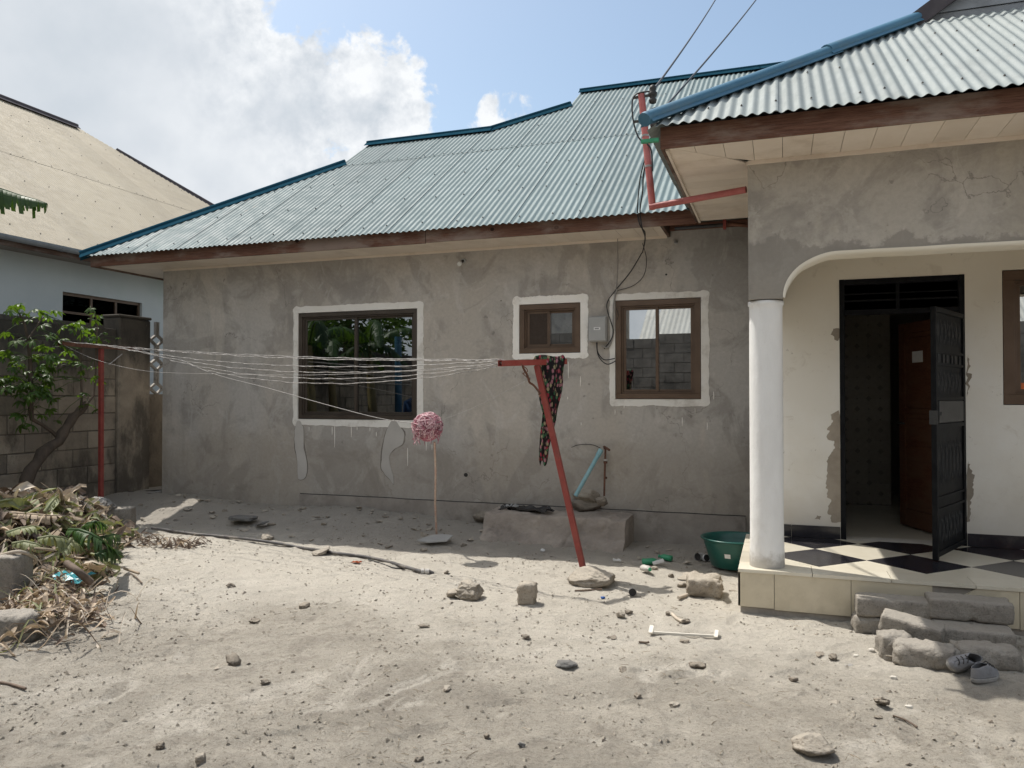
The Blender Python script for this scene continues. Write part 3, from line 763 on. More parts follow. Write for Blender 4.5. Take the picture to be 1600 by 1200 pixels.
surround(w2, YW, .08, 2, f2, .0, ww=(.075, .085, .062, .090))
f3 = window(w3, YW, .49, .06)
surround(w3, YW, .08, 3, f3, .2, ww=(.06, .088, .074, .072))
f4 = window(w4, YD, .5, .085)
# paint runs under the white surrounds
mb = MB()
for px, py, l in ((483, 667, 6), (519, 667, 12), (523, 665, 34), (549, 667, 16), (558, 667, 5), (578, 668, 6), (588, 675, 7), (637, 700, 28), (888, 565, 26), (907, 588, 16), (961, 640, 8), (975, 632, 6), (1050, 632, 4),
                  (1086, 638, 9), (1066, 652, 14), (1115, 612, 12), (1105, 660, 12), (887, 620, 4), (908, 660, 5), (666, 690, 14), (675, 695, 8)):
    a, b = W(px, py, Y=YW), W(px, py + l, Y=YW)
    mb.tube([(a.x, YW - .0015, a.z), (a.x + .002, YW - .0015, (a.z + b.z) / 2), (b.x, YW - .001, b.z)], [.0035, .005, .002], 5)
tag(mb.build('paint_runs', 'white_paint', house), 'thin white paint drips below the window surrounds', kind='stuff')
# holes broken in the wall (dark sockets) and small fittings
for px, py, r in ((728, 742, .035), (1041, 429, .016), (783, 470, .010)):
    p = W(px, py, Y=YW)
    mb = MB(); n = 11
    ring = [(p.x + math.cos(6.283 * k / n) * r * (.75 + .5 * abs(noise.noise(Vector((k, px, 0))))), p.z + math.sin(6.283 * k / n) * r * (.7 + .6 * abs(noise.noise(Vector((k, 0, py)))))) for k in range(n)]
    mb.prism(ring, lambda q: (q[0], YW - .004, q[1]), lambda q: (q[0], YW - .0006, q[1])).build('wall_hole', 'dark_thing', house, norm=True)
p = W(721, 411, Y=YW - .06)
mb = MB().tube([(p.x + .015, YW, p.z + .04), (p.x + .012, YW - .035, p.z + .035)], .028, 14)
o = mb.build('lamp_holder', 'plastic_grey', house)
mb = MB(); mb.tube([(p.x + .012, YW - .036, p.z + .03), (p.x + .003, YW - .075, p.z + .008)], .017, 12)
mb.build('socket', 'cable', o)
mb = MB(); mb.tube([(p.x + .002, YW - .075, p.z + .006), (p.x - .001, YW - .088, p.z - .004), (p.x - .006, YW - .108, p.z - .018), (p.x - .010, YW - .124, p.z - .029), (p.x - .012, YW - .132, p.z - .034)], [.014, .022, .029, .023, .008], 16)
tag(mb.build('bulb', 'bulb', o))

# meter box with cables
a = rect_from(921.5, 495.5, 950, 534.5, YW)
mb = MB().box(a[0], a[1], YW - .09, YW - .001, a[2], a[3]); box_o = mb.build('meter_box', 'plastic_grey', house, norm=True, bevel=.008)
MB().box(a[0] + .008, a[1] - .008, YW - .104, YW - .091, a[2] + .008, a[3] - .008).build('lid', 'plastic_grey', box_o, norm=True, bevel=.006)
cx, cz = (a[0] + a[1]) / 2, (a[2] + a[3]) / 2
mb = MB().box(cx - .036, cx + .040, YW - .1055, YW - .1045, cz - .012, cz + .018); mb.build('label', 'label_white', box_o)
mb = MB()
for i in range(7): mb.box(cx - .024 + i * .007, cx - .019 + i * .007, YW - .1062, YW - .1056, cz - .003, cz + .008 + .002 * (i % 2))
mb.build('label_print', 'ink', box_o)

def wire(name, pts, r, mat='cable', parent=None, jit=0.0, sub=6):
    P = [Vector(p) for p in pts]; out_ = []
    for i in range(len(P) - 1):
        p0, p1, p2, p3 = P[max(i - 1, 0)], P[i], P[i + 1], P[min(i + 2, len(P) - 1)]
        for k in range(sub):
            t = k / sub
            q = .5 * ((2 * p1) + (-p0 + p2) * t + (2 * p0 - 5 * p1 + 4 * p2 - p3) * t * t + (-p0 + 3 * p1 - 3 * p2 + p3) * t ** 3)
            if jit: q += Vector([noise.noise(q * 9 + Vector((s_, 0, 0))) * jit for s_ in (0, 7, 13)])
            out_.append(q)
    out_.append(P[-1])
    return MB().tube(out_, r, 6).build(name, mat, parent)
def WY(px, py, y): 
    p = W(px, py, Y=y); return p
wire('cable', [WY(1003, 395, 8.66), WY(985, 425, 8.68), WY(963, 452, 8.70), WY(950, 470, 8.70), WY(949, 485, 8.69), WY(958, 515, 8.69), WY(955, 530, 8.69), WY(944, 545, 8.69)], .006, 'cable', house)
wire('cable', [WY(1004, 380, 8.62), WY(1010, 405, 8.66), WY(1006, 430, 8.69), WY(990, 446, 8.70), WY(965, 454, 8.705)], .004, 'cable', house)
wire('cable', [WY(965, 372, 8.70), WY(965, 415, 8.71), WY(963, 450, 8.705)], .004, 'cable_grey', house)
wire('conduit', [WY(964, 452, 8.70), WY(959, 475, 8.70), WY(958, 520, 8.70), WY(951, 542, 8.70), WY(940, 540, 8.68)], .010, 'cable_grey', house)
wire('cable', [WY(933, 535, 8.66), WY(934, 550, 8.66), WY(944, 562, 8.67), WY(961, 560, 8.69)], .006, 'cable', house)
wire('cable', [WY(932, 535, 8.65), WY(935, 556, 8.65), WY(948, 569, 8.66), WY(962, 564, 8.69)], .006, 'cable', house)
wire('cable', [WY(963, 482, 8.69), WY(966, 492, 8.69), WY(964, 500, 8.70)], .004, 'cable', house)

# ---------------------------------------------------------------- roof of the main block
def sheets(parent, O, A, U, p, a0, a1, vlo, vhi, rows, matfn, width=.76, wave=.076, seg=8, amp=.0080, name='roofing_sheet', edge_drop=True):
    O, A, U = Vector(O), Vector(A), Vector(U)
    n = (Vector((0, 0, 1)) - U * p).normalized(); up = U + Vector((0, 0, p)); res = []
    cols = int(math.ceil((a1 - a0) / width))
    for ri, (r0, r1) in enumerate(rows):
        for c in range(cols):
            s0, s1 = a0 + c * width, min(a1, a0 + (c + 1) * width + wave * .55)
            k = max(2, int(round((s1 - s0) / wave * seg)))
            vs, lip, n_ok = [], [], 0
            jr = (rnd.random() - .5) * .012
            for i in range(k + 1):
                a = s0 + (s1 - s0) * i / k
                v0, v1 = max(r0 + jr if ri or r0 < 0 else r0, vlo(a)), min(r1, vhi(a))
                if v1 > v0 + .01: n_ok += 1
                v1 = max(v1, v0)
                h = amp * math.cos(2 * math.pi * a / wave) + .003 * ri + .0045 * (i / k) + .002 * noise.noise(Vector((a * 1.5, ri, c)))
                b0 = O + A * a + up * v0 + n * (h + (.0015 if ri else 0)); b1 = O + A * a + up * v1 + n * h
                bm_ = O + A * a + up * ((v0 + v1) / 2) + n * (h - .0008)
                vs += [b0, bm_, b1]; lip += [b0 - n * .0022, b0]
            if n_ok < 2: continue
            fs = []
            for i in range(k):
                for j in range(2): fs.append((i * 3 + j, (i + 1) * 3 + j, (i + 1) * 3 + j + 1, i * 3 + j + 1))
            o = MB().add(vs, fs, 0, True).add(lip, [(2 * i, 2 * i + 2, 2 * i + 3, 2 * i + 1) for i in range(k)]).build(name, matfn(c, ri), parent, origin=O + A * s0 + up * r0)
            res.append(o)
    return res
PM = .68; E0 = Vector((-8.95, 8.05, 3.56))
def vhi_main(a):
    x = a - 8.95
    if x < -6.45: return min(a, 2.5)
    if x < -4.30: return 3.33
    if x < -3.20: return 3.33 + (x + 4.30) * .76
    return 4.83
sheets(house, E0, (1, 0, 0), (0, 1, 0), PM, .04, 15, lambda a: -.06, vhi_main, [(-.05, 2.47), (2.40, 5.0)], lambda c, r: 'roof')
# screws in rows across the sheets
mb = MB()
def screw(mb, O, A, U, p, a, v, s=.011, amp=.0095, wave=.076):
    O, A, U = Vector(O), Vector(A), Vector(U); n = (Vector((0, 0, 1)) - U * p).normalized(); up = U + Vector((0, 0, p))
    a = round(a / wave) * wave
    b = O + A * a + up * v + n * (amp + .004)
    t = up.normalized()
    r = [b + A * (s * math.cos(k * 1.047)) + t * (s * math.sin(k * 1.047)) for k in range(6)]
    mb.add(r + [b + n * .011], [(i, (i + 1) % 6, 6) for i in range(6)], 0, False)
for v in (.10, .85, 1.62, 2.43, 3.25, 4.1, 4.7):
    a = .3
    st = .152 if v == 2.43 else .38
    while a < 12:
        if v < vhi_main(a) - .12: screw(mb, E0, (1, 0, 0), (0, 1, 0), PM, a + rnd.uniform(-.03, .03), v + rnd.uniform(-.03, .03))
        a += st + (rnd.choice((0, .076, -.076)) if st > .2 else 0)
tag(mb.build('roofing_screws', 'screw', house), 'small dark screws dotted in rows over the teal roof', kind='stuff')
# hidden slopes and gablets closing the roof
mb = MB()
z1r = E0.z + PM * 3.33; z2r = E0.z + PM * 4.83; zh = E0.z + PM * 2.5
mb.add([(-8.95, 8.05, 3.555), (-6.45, 10.55, zh), (-6.45, 12.2, zh), (-8.95, 14.7, 3.555)], [(0, 3, 2, 1)])
mb.add([(-6.45, 10.55, zh - .02), (-6.45, 11.38, z1r - .02), (-6.45, 12.2, zh - .02)], [(0, 1, 2)])
mb.add([(-6.45, 11.38, z1r), (-3.2, 11.38, z1r), (-3.2, 17.0, 3.555), (-8.95, 14.7, 3.555), (-6.45, 12.2, zh)], [(0, 1, 2, 3, 4)])
mb.add([(-3.2, 12.16, z2r - .51), (-3.2, 12.88, z2r - .02), (-3.2, 13.6, z2r - .51), (-3.2, 17.6, 3.6), (-3.2, 12, 3.6)], [(0, 1, 2, 3, 4)])
mb.add([(-3.2, 12.88, z2r - .01), (6.05, 12.88, z2r - .01), (6.05, 17.7, 3.555), (-3.2, 17.7, 3.555)], [(0, 1, 2, 3)])
mb.build('rear_roof_slope', 'roof', house)
def cap(pts, r=.062, mat='cap_teal', lab=None, squash=.62, parent=house, n=12, flange=0, kink=0):
    P = [Vector(p) for p in pts]
    mb = MB()
    m = 12
    path = [P[0].lerp(P[1], i / m) + Vector((0, 0, kink * math.sin(i / m * math.pi))) for i in range(m + 1)]
    mb.tube(path, r, n, squash=squash)
    if flange:
        d = (P[1] - P[0]).normalized(); s = d.cross(Vector((0, 0, 1))).normalized()
        for sg in (-1, 1):
            e0, e1 = P[0] + s * sg * flange - Vector((0, 0, flange * .62)), P[1] + s * sg * flange - Vector((0, 0, flange * .62))
            i0, i1 = P[0] + s * sg * r * .6, P[1] + s * sg * r * .6
            u = Vector((0, 0, .005))
            mb.add([i0, e0, e1, i1, i0 + u, e0 + u, e1 + u, i1 + u], [(0, 1, 2, 3), (4, 7, 6, 5), (1, 5, 6, 2), (0, 4, 5, 1), (3, 2, 6, 7)])
    return mb.build('ridge_cap', mat, parent)
up_ = Vector((0, 0, .035))
def onroof(a, v): return E0 + Vector((a, v, PM * v)) + up_
cap((onroof(-.04, -.04), onroof(2.52, 2.52)), .058, flange=.125)
cap((onroof(2.47, 3.33), onroof(4.70, 3.33)), .055, flange=.135)
cap((onroof(4.62, 3.31), onroof(5.74, 4.14)), .055, flange=.125)
cap((onroof(5.74, 4.83), onroof(15, 4.83)), .055, flange=.135)

# fascia and soffit of the main block
xj = W(665, 375, Y=8.10).x
MB().box(-8.90, xj - .004, 8.10, 8.128, 3.395, 3.548).build('fascia_board', 'fascia', house, norm=True, bevel=.003)
MB().box(xj + .004, -.80, 8.096, 8.124, 3.40, 3.553).build('fascia_board', 'fascia', house, norm=True, bevel=.003)
MB().box(-8.90, -8.874, 8.13, 14.6, 3.395, 3.548).build('fascia_board', 'fascia_side', house, norm=True, bevel=.003)
def sboard(poly, z=3.42, parent=house):
    return MB().prism(poly, lambda p: (p[0], p[1], z), lambda p: (p[0], p[1], z + .012)).build('soffit_board', 'soffit', parent, norm=True)
x = -8.87; g = .0035
while x < -1.2:
    x1 = min(x + .2, -1.18)
    diag = lambda X: min(YW, 8.13 + (X + 8.87) * .92)
    if diag(x1) > 8.2: sboard([(x + g, 8.13), (x1, 8.13), (x1, diag(x1)), (x + g, max(8.131, diag(x + g)))])
    x += .2
y = 8.13
while y < 13.5:
    y1 = y + .2
    xx = lambda Y: min(XL, -8.87 + (Y - 8.13) / .92)
    if y1 > 8.2: sboard([(-8.87, y + g), (max(-8.869, xx(y + g) - .004), y + g), (xx(y1) - .004, y1), (-8.87, y1)])
    y += .2
MB().box(XL, -1.18, YW - .018, YW - .001, 3.392, 3.419).build('soffit_trim', 'soffit', house)
MB().box(-1.17, -.23, YW - .10, YW - .03, 3.46, 3.52).build('purlin', 'rust', house)
MB().box(-1.17, -1.14, 8.13, YW - .01, 3.40, 3.5).build('rafter_end', 'fascia_side', house)
MB().tube([(-1.02, 8.145, 3.37), (-.50, 8.145, 3.375)], .018, 8).build('wall_pipe', 'cable', house)
mb = MB().bar((-.52, 8.15, 3.33), (-.52, 8.15, 3.45), .03, .05); mb.build('bracket', 'red_steel', house)
MB().tube([(-.50, 8.2, 3.40), (-.24, 8.25, 3.36)], .02, 8).build('wall_pipe', 'rust', house)
mb = MB().tube([(-1.08, YW - .02, 3.36), (-1.08, YW - .03, 3.33), (-1.07, YW - .045, 3.315)], [.014, .02, .012], 10); mb.build('ceiling_hook', 'plastic_grey', house)

# ---------------------------------------------------------------- the porch wing: walls
n = 18
arch = [(.03 + .40 * (1 - math.cos(math.pi / 2 * i / n)), 2.36 + .32 * math.sin(math.pi / 2 * i / n)) for i in range(n + 1)]
arch = [(x_, z_ + .006 * noise.noise(Vector((x_ * 5, z_ * 5, 0)))) for x_, z_ in arch]
flat = [(.43 + i * .25, 2.68 + .004 * noise.noise(Vector((i * .8, 1, 0)))) for i in range(1, 27)]
low = arch + flat
poly = [(XW, 2.36)] + low + [(flat[-1][0], ZC + .1), (XW, ZC + .1)]
MB().prism(poly, lambda p: (p[0], YL, p[1]), lambda p: (p[0], YL + .20, p[1])).build('lintel', 'lintel', house, norm=True)
mb = MB(); k = len(low)
nrm_ = []
for i in range(k):
    a, b = low[max(i - 1, 0)], low[min(i + 1, k - 1)]; t = Vector((b[0] - a[0], b[1] - a[1])).normalized(); nrm_.append((t.y, -t.x))
vs = []
for (px_, pz_), (nx_, nz_) in zip(low, nrm_):
    e = .016 + .004 * noise.noise(Vector((px_ * 9, pz_ * 9, 4)))
    vs += [(px_ - nx_ * .003, YL - .006, pz_ - nz_ * .003 + .010), (px_ + nx_ * e, YL - .006, pz_ + nz_ * e), (px_ + nx_ * e, YL + .205, pz_ + nz_ * e)]
fs = []
for i in range(k - 1):
    for j in range(2): fs.append((i * 3 + j, (i + 1) * 3 + j, (i + 1) * 3 + j + 1, i * 3 + j + 1))
mb.add(vs, fs, 0, True); mb.build('arch_lining', 'cream', house)
MB().box(XW + .003, -.02, YL + .201, YD - .001, 2.42, ZC + .1).build('side_lintel', 'lintel', house)
MB().box(XW + .006, -.023, YL + .206, YD - .002, 2.408, 2.4195).build('lintel_lining', 'cream', house)
grid_wall(MB(), 'Y', YD, YD + .2, XW, 7, 0, ZC + .1, [dr, w4]).build('porch_wall', 'cream', house)
MB().box(XW, -.02, YD + .201, YW - .001, -.1, ZC + .1).build('wall', 'wall', house)
MB().box(-.019, 7, YL + .201, YD - .001, 3.25, 3.29).build('porch_ceiling', 'soffit', house)
# column
cxc, cyc = -.098, YL + .135
prof = [(.128, .326), (.129, .40), (.124, .55), (.1235, 1.2), (.1235, 1.9), (.122, 2.28), (.123, 2.315), (.131, 2.325), (.131, 2.352), (.10, 2.359)]
MB().lathe(prof, cxc, cyc, 48).build('column', 'column', house)

# porch floor: grout bed, tiles, riser
FZ = .324
slab = MB().box(-.288, 7, YL - .03, YD - .001, -.05, .300).build('porch_floor', 'grout', house)
def clip(poly, x0, x1, y0, y1):
    def cut(P, f, ins):
        o = []
        for i in range(len(P)):
            a, b = P[i], P[(i + 1) % len(P)]; fa, fb = f(a), f(b)
            if fa >= 0: o.append(a)
            if (fa >= 0) != (fb >= 0): t = fa / (fa - fb); o.append((a[0] + (b[0] - a[0]) * t, a[1] + (b[1] - a[1]) * t))
        return o
    for f in (lambda p: p[0] - x0, lambda p: x1 - p[0], lambda p: p[1] - y0, lambda p: y1 - p[1]):
        if len(poly) > 2: poly = cut(poly, f, None)
    return poly
def tile(poly, mat, z0=.3005, z1=FZ, parent=slab, name='floor_tile'):
    if len(poly) < 3: return
    ar = abs(sum(poly[i][0] * poly[(i + 1) % len(poly)][1] - poly[(i + 1) % len(poly)][0] * poly[i][1] for i in range(len(poly)))) / 2
    if ar < .0015: return
    dz = rnd.uniform(-.0012, .0012)
    return MB().prism(poly, lambda p: (p[0], p[1], z0), lambda p: (p[0], p[1], z1 + dz)).build(name, mat, parent, norm=True)
H = .365; G = .0022; fy0, fx0 = 6.37, .03
for i in range(-2, 9):
    for j in range(-2, 3):
        for col, ox in (('black_tile', 0), ('cream_tile', 1)):
            cx_, cy_ = 1.01 + .73 * i + ox * H, 6.74 + .73 * j + ox * H
            h_ = H - G * 1.41
            P_ = clip([(cx_ - h_, cy_), (cx_, cy_ - h_), (cx_ + h_, cy_), (cx_, cy_ + h_)], fx0 + G, 6.9, fy0 + G, YD - .003)
            if P_: tile(P_, col)
for i in range(14):                                   # plain border tiles along the front edge
    a, b = -.305 + i * .525, -.305 + (i + 1) * .525
    tile([(a + G, YL - .055), (b - G, YL - .055), (b - G, fy0 - G), (a + G, fy0 - G)], 'cream_tile')
for i in range(3):
    a, b = fy0 + i * .43, fy0 + (i + 1) * .43
    tile([(-.305, a + G), (fx0 - G, a + G), (fx0 - G, b - G), (-.305, b - G)], 'cream_tile')
# riser tiles: the fourth is broken away at its top corner
rx = [-.305, -.045, .48, 1.005, 1.53, 2.055, 2.58, 3.1, 3.63, 4.15]
for i in range(len(rx) - 1):
    a, b = rx[i] + .002, rx[i + 1] - .002
    zb = .045 + .02 * noise.noise(Vector((i * 1.7, 0, 0)))
    P_ = [(a, zb), (b, zb + .01 * noise.noise(Vector((i, 5, 0)))), (b, .2995), (a, .2995)]
    if i == 3: P_ = [(a + .0, zb), (b, zb), (b, .2995), (a + .27, .2995), (a + .25, .288), (a + .215, .262), (a + .19, .25), (a + .15, .226), (a + .12, .214), (a, .20)]
    MB().prism(P_, lambda p: (p[0], YL - .048, p[1]), lambda p: (p[0], YL - .031, p[1])).build('riser_tile', 'riser_tile', slab, norm=True)
for i in range(3):
    a, b = YL - .048 + i * .525, YL - .048 + (i + 1) * .525
    MB().prism([(a, .05), (min(b, YD), .05), (min(b, YD), .2995), (a, .2995)], lambda p: (-.304, p[0], p[1]), lambda p: (-.289, p[0], p[1])).build('riser_tile', 'riser_tile', slab, norm=True)
# black skirting tiles on the door wall
def skirt(a, b):
    MB().box(a, b, YD - .012, YD - .0005, FZ + .002, FZ + .112).build('skirting_tile', 'black_tile', house, norm=True, bevel=.0015)
skirt(-.015, .095); skirt(.1, .515)
x = 1.534
while x < 5.5: skirt(x, x + .52); x += .525

# patches of peeled paint beside the door
def peel(px, Y=YD):
    P2 = []; n = len(px)
    for i in range(n):
        a, b = px[i], px[(i + 1) % n]
        for k in range(9):
            t = k / 9; q = W(lerp(a[0], b[0], t), lerp(a[1], b[1], t), Y=Y)
            j = noise.noise(Vector((q.x * 22, q.z * 22, 2))) * .030 + noise.noise(Vector((q.x * 70, q.z * 70, 2))) * .012
            P2.append((q.x + j, q.z + j * .6))
    MB().prism(P2, lambda p: (p[0], Y - .0022, p[1]), lambda p: (p[0], Y - .0004, p[1])).build('peeled_patch', 'peel', house, norm=True)
peel([(1312, 640), (1313, 817), (1297, 815), (1294, 800), (1296, 785), (1290, 765), (1292, 755), (1293, 720), (1296, 708), (1305, 700), (1300, 690), (1293, 685), (1292, 672), (1300, 660), (1298, 648)])
peel([(1511, 722), (1516, 725), (1522, 745), (1519, 765), (1516, 790), (1515, 815), (1511, 815)])
peel([(1312, 512), (1312, 530), (1306, 535), (1300, 522), (1303, 512)])
peel([(1279, 804), (1283, 806), (1281, 812), (1275, 810)])
peel([(1511, 555), (1515, 570), (1514, 595), (1511, 620)])

# ---------------------------------------------------------------- doorway
x0, x1, z0, z1 = dr
mb = MB()
mb.box(x0, x0 + .045, YD - .006, YD + .09, FZ + .001, z1); mb.box(x1 - .045, x1, YD - .006, YD + .09, FZ + .001, z1)
mb.box(x0 + .045, x1 - .045, YD - .0055, YD + .0895, z1 - .05, z1 - .001)
zt_ = 2.365
mb.box(x0 + .045, x1 - .045, YD - .005, YD + .06, zt_, zt_ + .045)
frame = mb.build('door_frame', 'black_steel', house, norm=True, bevel=.003)
mb = MB(); xm = lerp(x0, x1, .48)
mb.box(xm - .014, xm + .014, YD + .004, YD + .034, zt_ + .046, z1 - .051)
mb.box(x0 + .05, x1 - .05, YD + .012, YD + .026, zt_ + .12, zt_ + .135); mb.box(x0 + .05, x1 - .05, YD + .012, YD + .026, zt_ + .185, zt_ + .195)
mb.build('transom_bar', 'black_steel', frame)
MB().box(x0 + .046, x1 - .046, YD + .06, YD + .066, zt_ + .046, z1 - .051).build('transom_pane', 'glass_dark', frame)

# open steel gate leaf
def leaf_space(h, fr_, zb):
    h, fr_ = Vector(h), Vector(fr_); d = (fr_ - h); L = d.length; d.normalize(); nn = Vector((-d.y, d.x))
    return L, lambda s, t, z: (h.x + d.x * s + nn.x * t, h.y + d.y * s + nn.y * t, zb + z)
L_, F = leaf_space((1.505, 7.645), (1.15, 6.87), .352)
Ht = 1.985
def lbox(mb, F, s0, s1, t0, t1, z0_, z1_, mi=0):
    vs = [F(s, t, z) for z in (z0_, z1_) for t in (t0, t1) for s in (s0, s1)]
    mb.add(vs, [(0, 2, 3, 1), (4, 5, 7, 6), (0, 1, 5, 4), (2, 6, 7, 3), (0, 4, 6, 2), (1, 3, 7, 5)], mi)
mb = MB()
lbox(mb, F, 0, .04, -.02, .02, 0, Ht); lbox(mb, F, L_ - .045, L_, -.02, .02, -.02, Ht)
for zz in (0, Ht - .04): lbox(mb, F, .041, L_ - .046, -.019, .019, zz, zz + .04)
gate = mb.build('security_gate', 'black_steel', house, norm=True, bevel=.003)
mb = MB(); lbox(mb, F, .041, L_ - .046, -.004, .004, .041, Ht - .041); mb.build('gate_sheet', 'black_steel', gate)
for zz, hh in ((.36, .02), (.455, .018), (1.02, .03), (1.24, .03), (1.52, .018), (1.62, .018)):
    mb = MB(); 
    for sg in (-1, 1): lbox(mb, F, .041, L_ - .046, sg * .005, sg * .018, zz, zz + hh)
    mb.build('gate_rail', 'black_steel', gate, norm=True)
mb = MB()
for sg in (-1, 1): lbox(mb, F, .07, L_ - .07, sg * .005, sg * .024, 1.06, 1.235)
mb.build('lock_plate', 'grey_steel', gate, norm=True, bevel=.004)
for k, s in enumerate((.10, .22, .34, .46, .58, .70)):
    mb = MB()
    lbox(mb, F, s, s + .05 + .02 * (k % 2), -.012, .012, 1.545, 1.612)
    mb.build('gate_stud', 'gate_relief', gate)
for zr0, zr1 in ((.06, .34), (.49, .98), (1.28, 1.5), (1.66, 1.93)):          # pressed leaf ornaments
    mb = MB(); s = .075
    while s < L_ - .12:
        for sg in (-1, 1):
            zc_ = (zr0 + zr1) / 2; hh = (zr1 - zr0) * .42
            vs = [F(s, sg * .005, zc_), F(s + .03, sg * .016, zc_), F(s + .03, sg * .006, zc_ + hh), F(s + .03, sg * .006, zc_ - hh), F(s + .06, sg * .005, zc_)]
            mb.add(vs, [(0, 1, 2), (1, 4, 2), (0, 3, 1), (1, 3, 4)])
            for dz in (-.6, .6): 
                c_ = zc_ + hh * dz
                mb.add([F(s + .062, sg * .005, c_), F(s + .078, sg * .014, c_), F(s + .078, sg * .005, c_ + .05), F(s + .095, sg * .005, c_), F(s + .078, sg * .005, c_ - .05)], [(0, 1, 2), (1, 3, 2), (0, 4, 1), (1, 4, 3)])
        s += .105
    tag(mb.build('gate_ornament', 'gate_relief', gate), None, kind='stuff')
mb = MB(); lbox(mb, F, L_ - .001, L_ + .012, -.03, .03, 1.05, 1.16); lbox(mb, F, L_ - .03, L_ - .01, .02, .055, 1.12, 1.15); mb.build('latch', 'grey_steel', gate)

# wooden door standing open inside
L2, F2 = leaf_space((1.50, 7.90), (1.165, 8.735), FZ + .012)
mb = MB(); 
lbox(mb, F2, 0, .10, -.02, .02, 0, 2.02); lbox(mb, F2, L2 - .11, L2, -.02, .02, 0, 2.02)
for a, b in ((0, .17), (.66, .80), (1.12, 1.17), (1.92, 2.02)): lbox(mb, F2, .101, L2 - .111, -.0195, .0195, a, b)
wd = mb.build('wooden_door', 'door_wood', house, norm=True, bevel=.003)
for a, b in ((.17, .66), (.80, 1.12), (1.17, 1.92)):
    mb = MB(); lbox(mb, F2, .101, L2 - .111, -.009, .009, a, b); lbox(mb, F2, .15, L2 - .16, -.016, .016, a + .05, b - .05); mb.build('door_panel', 'door_wood', wd, norm=True, bevel=.006)
# small white printed sticker with illegible dark marks
mb = MB(); lbox(mb, F2, L2 - .42, L2 - .24, .0165, .0175, 1.62, 1.73); lbox(mb, F2, L2 - .42, L2 - .24, -.0175, -.0165, 1.62, 1.73); st_ = mb.build('sticker', 'label_white', wd)
mb = MB()
for k in range(3):
    for sg in (-1, 1): lbox(mb, F2, L2 - .40, L2 - .28 + .02 * k, sg * .0178, sg * .0184, 1.695 - .022 * k, 1.708 - .022 * k)
mb = MB(); mb.tube([F2(L2 - .05, .02, 1.02), F2(L2 - .05, .06, 1.02), F2(L2 - .16, .06, 1.02)], .009, 8); mb.build('door_handle', 'grey_steel', wd)
# the hall behind
MB().box(-.019, 3.2, YD + .201, 11.6, .29, .318).build('hall_floor', 'cream_tile', house)
MB().box(-.019, 3.2, YD + .201, 11.6, 3.1, 3.14).build('hall_ceiling', 'dark_room', house)
MB().box(3.2, 3.3, YD + .201, 11.7, .3, 3.15).build('wall', 'dark_room', house)
MB().box(-.12, 3.2, 11.6, 11.7, .3, 3.15).build('wall', 'dark_room', house)
MB().box(-.12, -.02, YD + 1.1, 11.6, .3, 3.15).build('wall', 'dark_room', house)
tw = MB().box(-.019, 1.255, 10.25, 10.36, .319, 3.1).build('tiled_wall', 'grout', house)
src = None; cnt = 0
for i in range(5):
    for j in range(10):
        xx, zz = -.015 + i * .254, .325 + j * .254
        if src is None:
            src = MB().box(xx, xx + .251, 10.242, 10.2495, zz, zz + .251).build('wall_tile', 'inner_tile', tw)
        else: copy_part(src, tw, LOC[src.name] + Vector((i * .254, 0, j * .254)))
mb = MB()
for i in range(11):
    for j in range(22):
        xx, zz = .0 + i * .127, .33 + j * .127
        r_ = .034 if (i + j) % 2 == 0 else .013
        if xx > 1.2: continue
        mb.add([(xx - r_, 10.2405, zz), (xx, 10.2405, zz - r_), (xx + r_, 10.2405, zz), (xx, 10.2405, zz + r_)], [(0, 1, 2, 3)])
tag(mb.build('tile_motifs', 'inner_motif', tw), None, kind='stuff')

# ---------------------------------------------------------------- wing roof
PW = .66; V0 = Vector((-.85, 5.50, 3.56))
def vhi_w(a): return max(0, min(a, 2.03, 8.0 - a))
GRN = 1.95
sheets(house, V0, (1, 0, 0), (0, 1, 0), PW, .03, 7.9, lambda a: -.05, vhi_w, [(-.05, 2.1)], lambda c, r: 'roof_green' if c >= 4 else 'roof_glare', width=.78, seg=10, amp=.0085)
sheets(house, (-.85, 5.5, 3.56), (0, 1, 0), (1, 0, 0), PW, .03, 8.0, lambda a: -.04, lambda a: a if a < 2.03 else 4.0, [(-.04, 4.1)], lambda c, r: 'roof_glare')
mb = MB()
mb.add([(7.15, 5.5, 3.56), (7.15, 14, 3.56), (3.15, 14, 6.19), (3.15, 7.53, 6.19), (5.12, 7.53, 4.9)], [(0, 1, 2, 3, 4)])
mb.build('rear_roof_slope', 'roof_glare', house)
# gablet clad in boards, with barge boards
mb = MB()
gx0, gx1, gy, gz0, gxc, gzt = 1.16, 5.14, 7.56, 4.86, 3.15, 6.16
for k in range(12):
    za, zb_ = gz0 + k * .11, gz0 + k * .11 + .104
    wa = max(.02, (gzt - za) / (gzt - gz0) * 1.99); wb = max(.01, (gzt - zb_) / (gzt - gz0) * 1.99)
    if za > gzt - .05: break
    m_ = MB(); m_.add([(gxc - wa, gy - .012, za), (gxc + wa, gy - .012, za), (gxc + wb, gy, zb_), (gxc - wb, gy, zb_), (gxc - wa, gy + .02, za), (gxc + wa, gy + .02, za), (gxc + wb, gy + .02, zb_), (gxc - wb, gy + .02, zb_)],
                      [(0, 1, 2, 3), (4, 7, 6, 5), (0, 4, 5, 1), (3, 2, 6, 7), (0, 3, 7, 4), (1, 5, 6, 2)])
    m_.build('gable_board', 'gutter', house)
for sg in (-1, 1):
    MB().bar((gxc + sg * 2.08, gy - .10, gz0 - .01), (gxc, gy - .10, gzt + .08), .03, .13).build('barge_board', 'cap_brown', house)
s_ = 2.03
cap((V0 + Vector((-.03, -.03, .035)), V0 + Vector((1.30, 1.30, PW * 1.30 + .04))), .060, 'cap_blue', squash=.8, n=16, flange=.075)
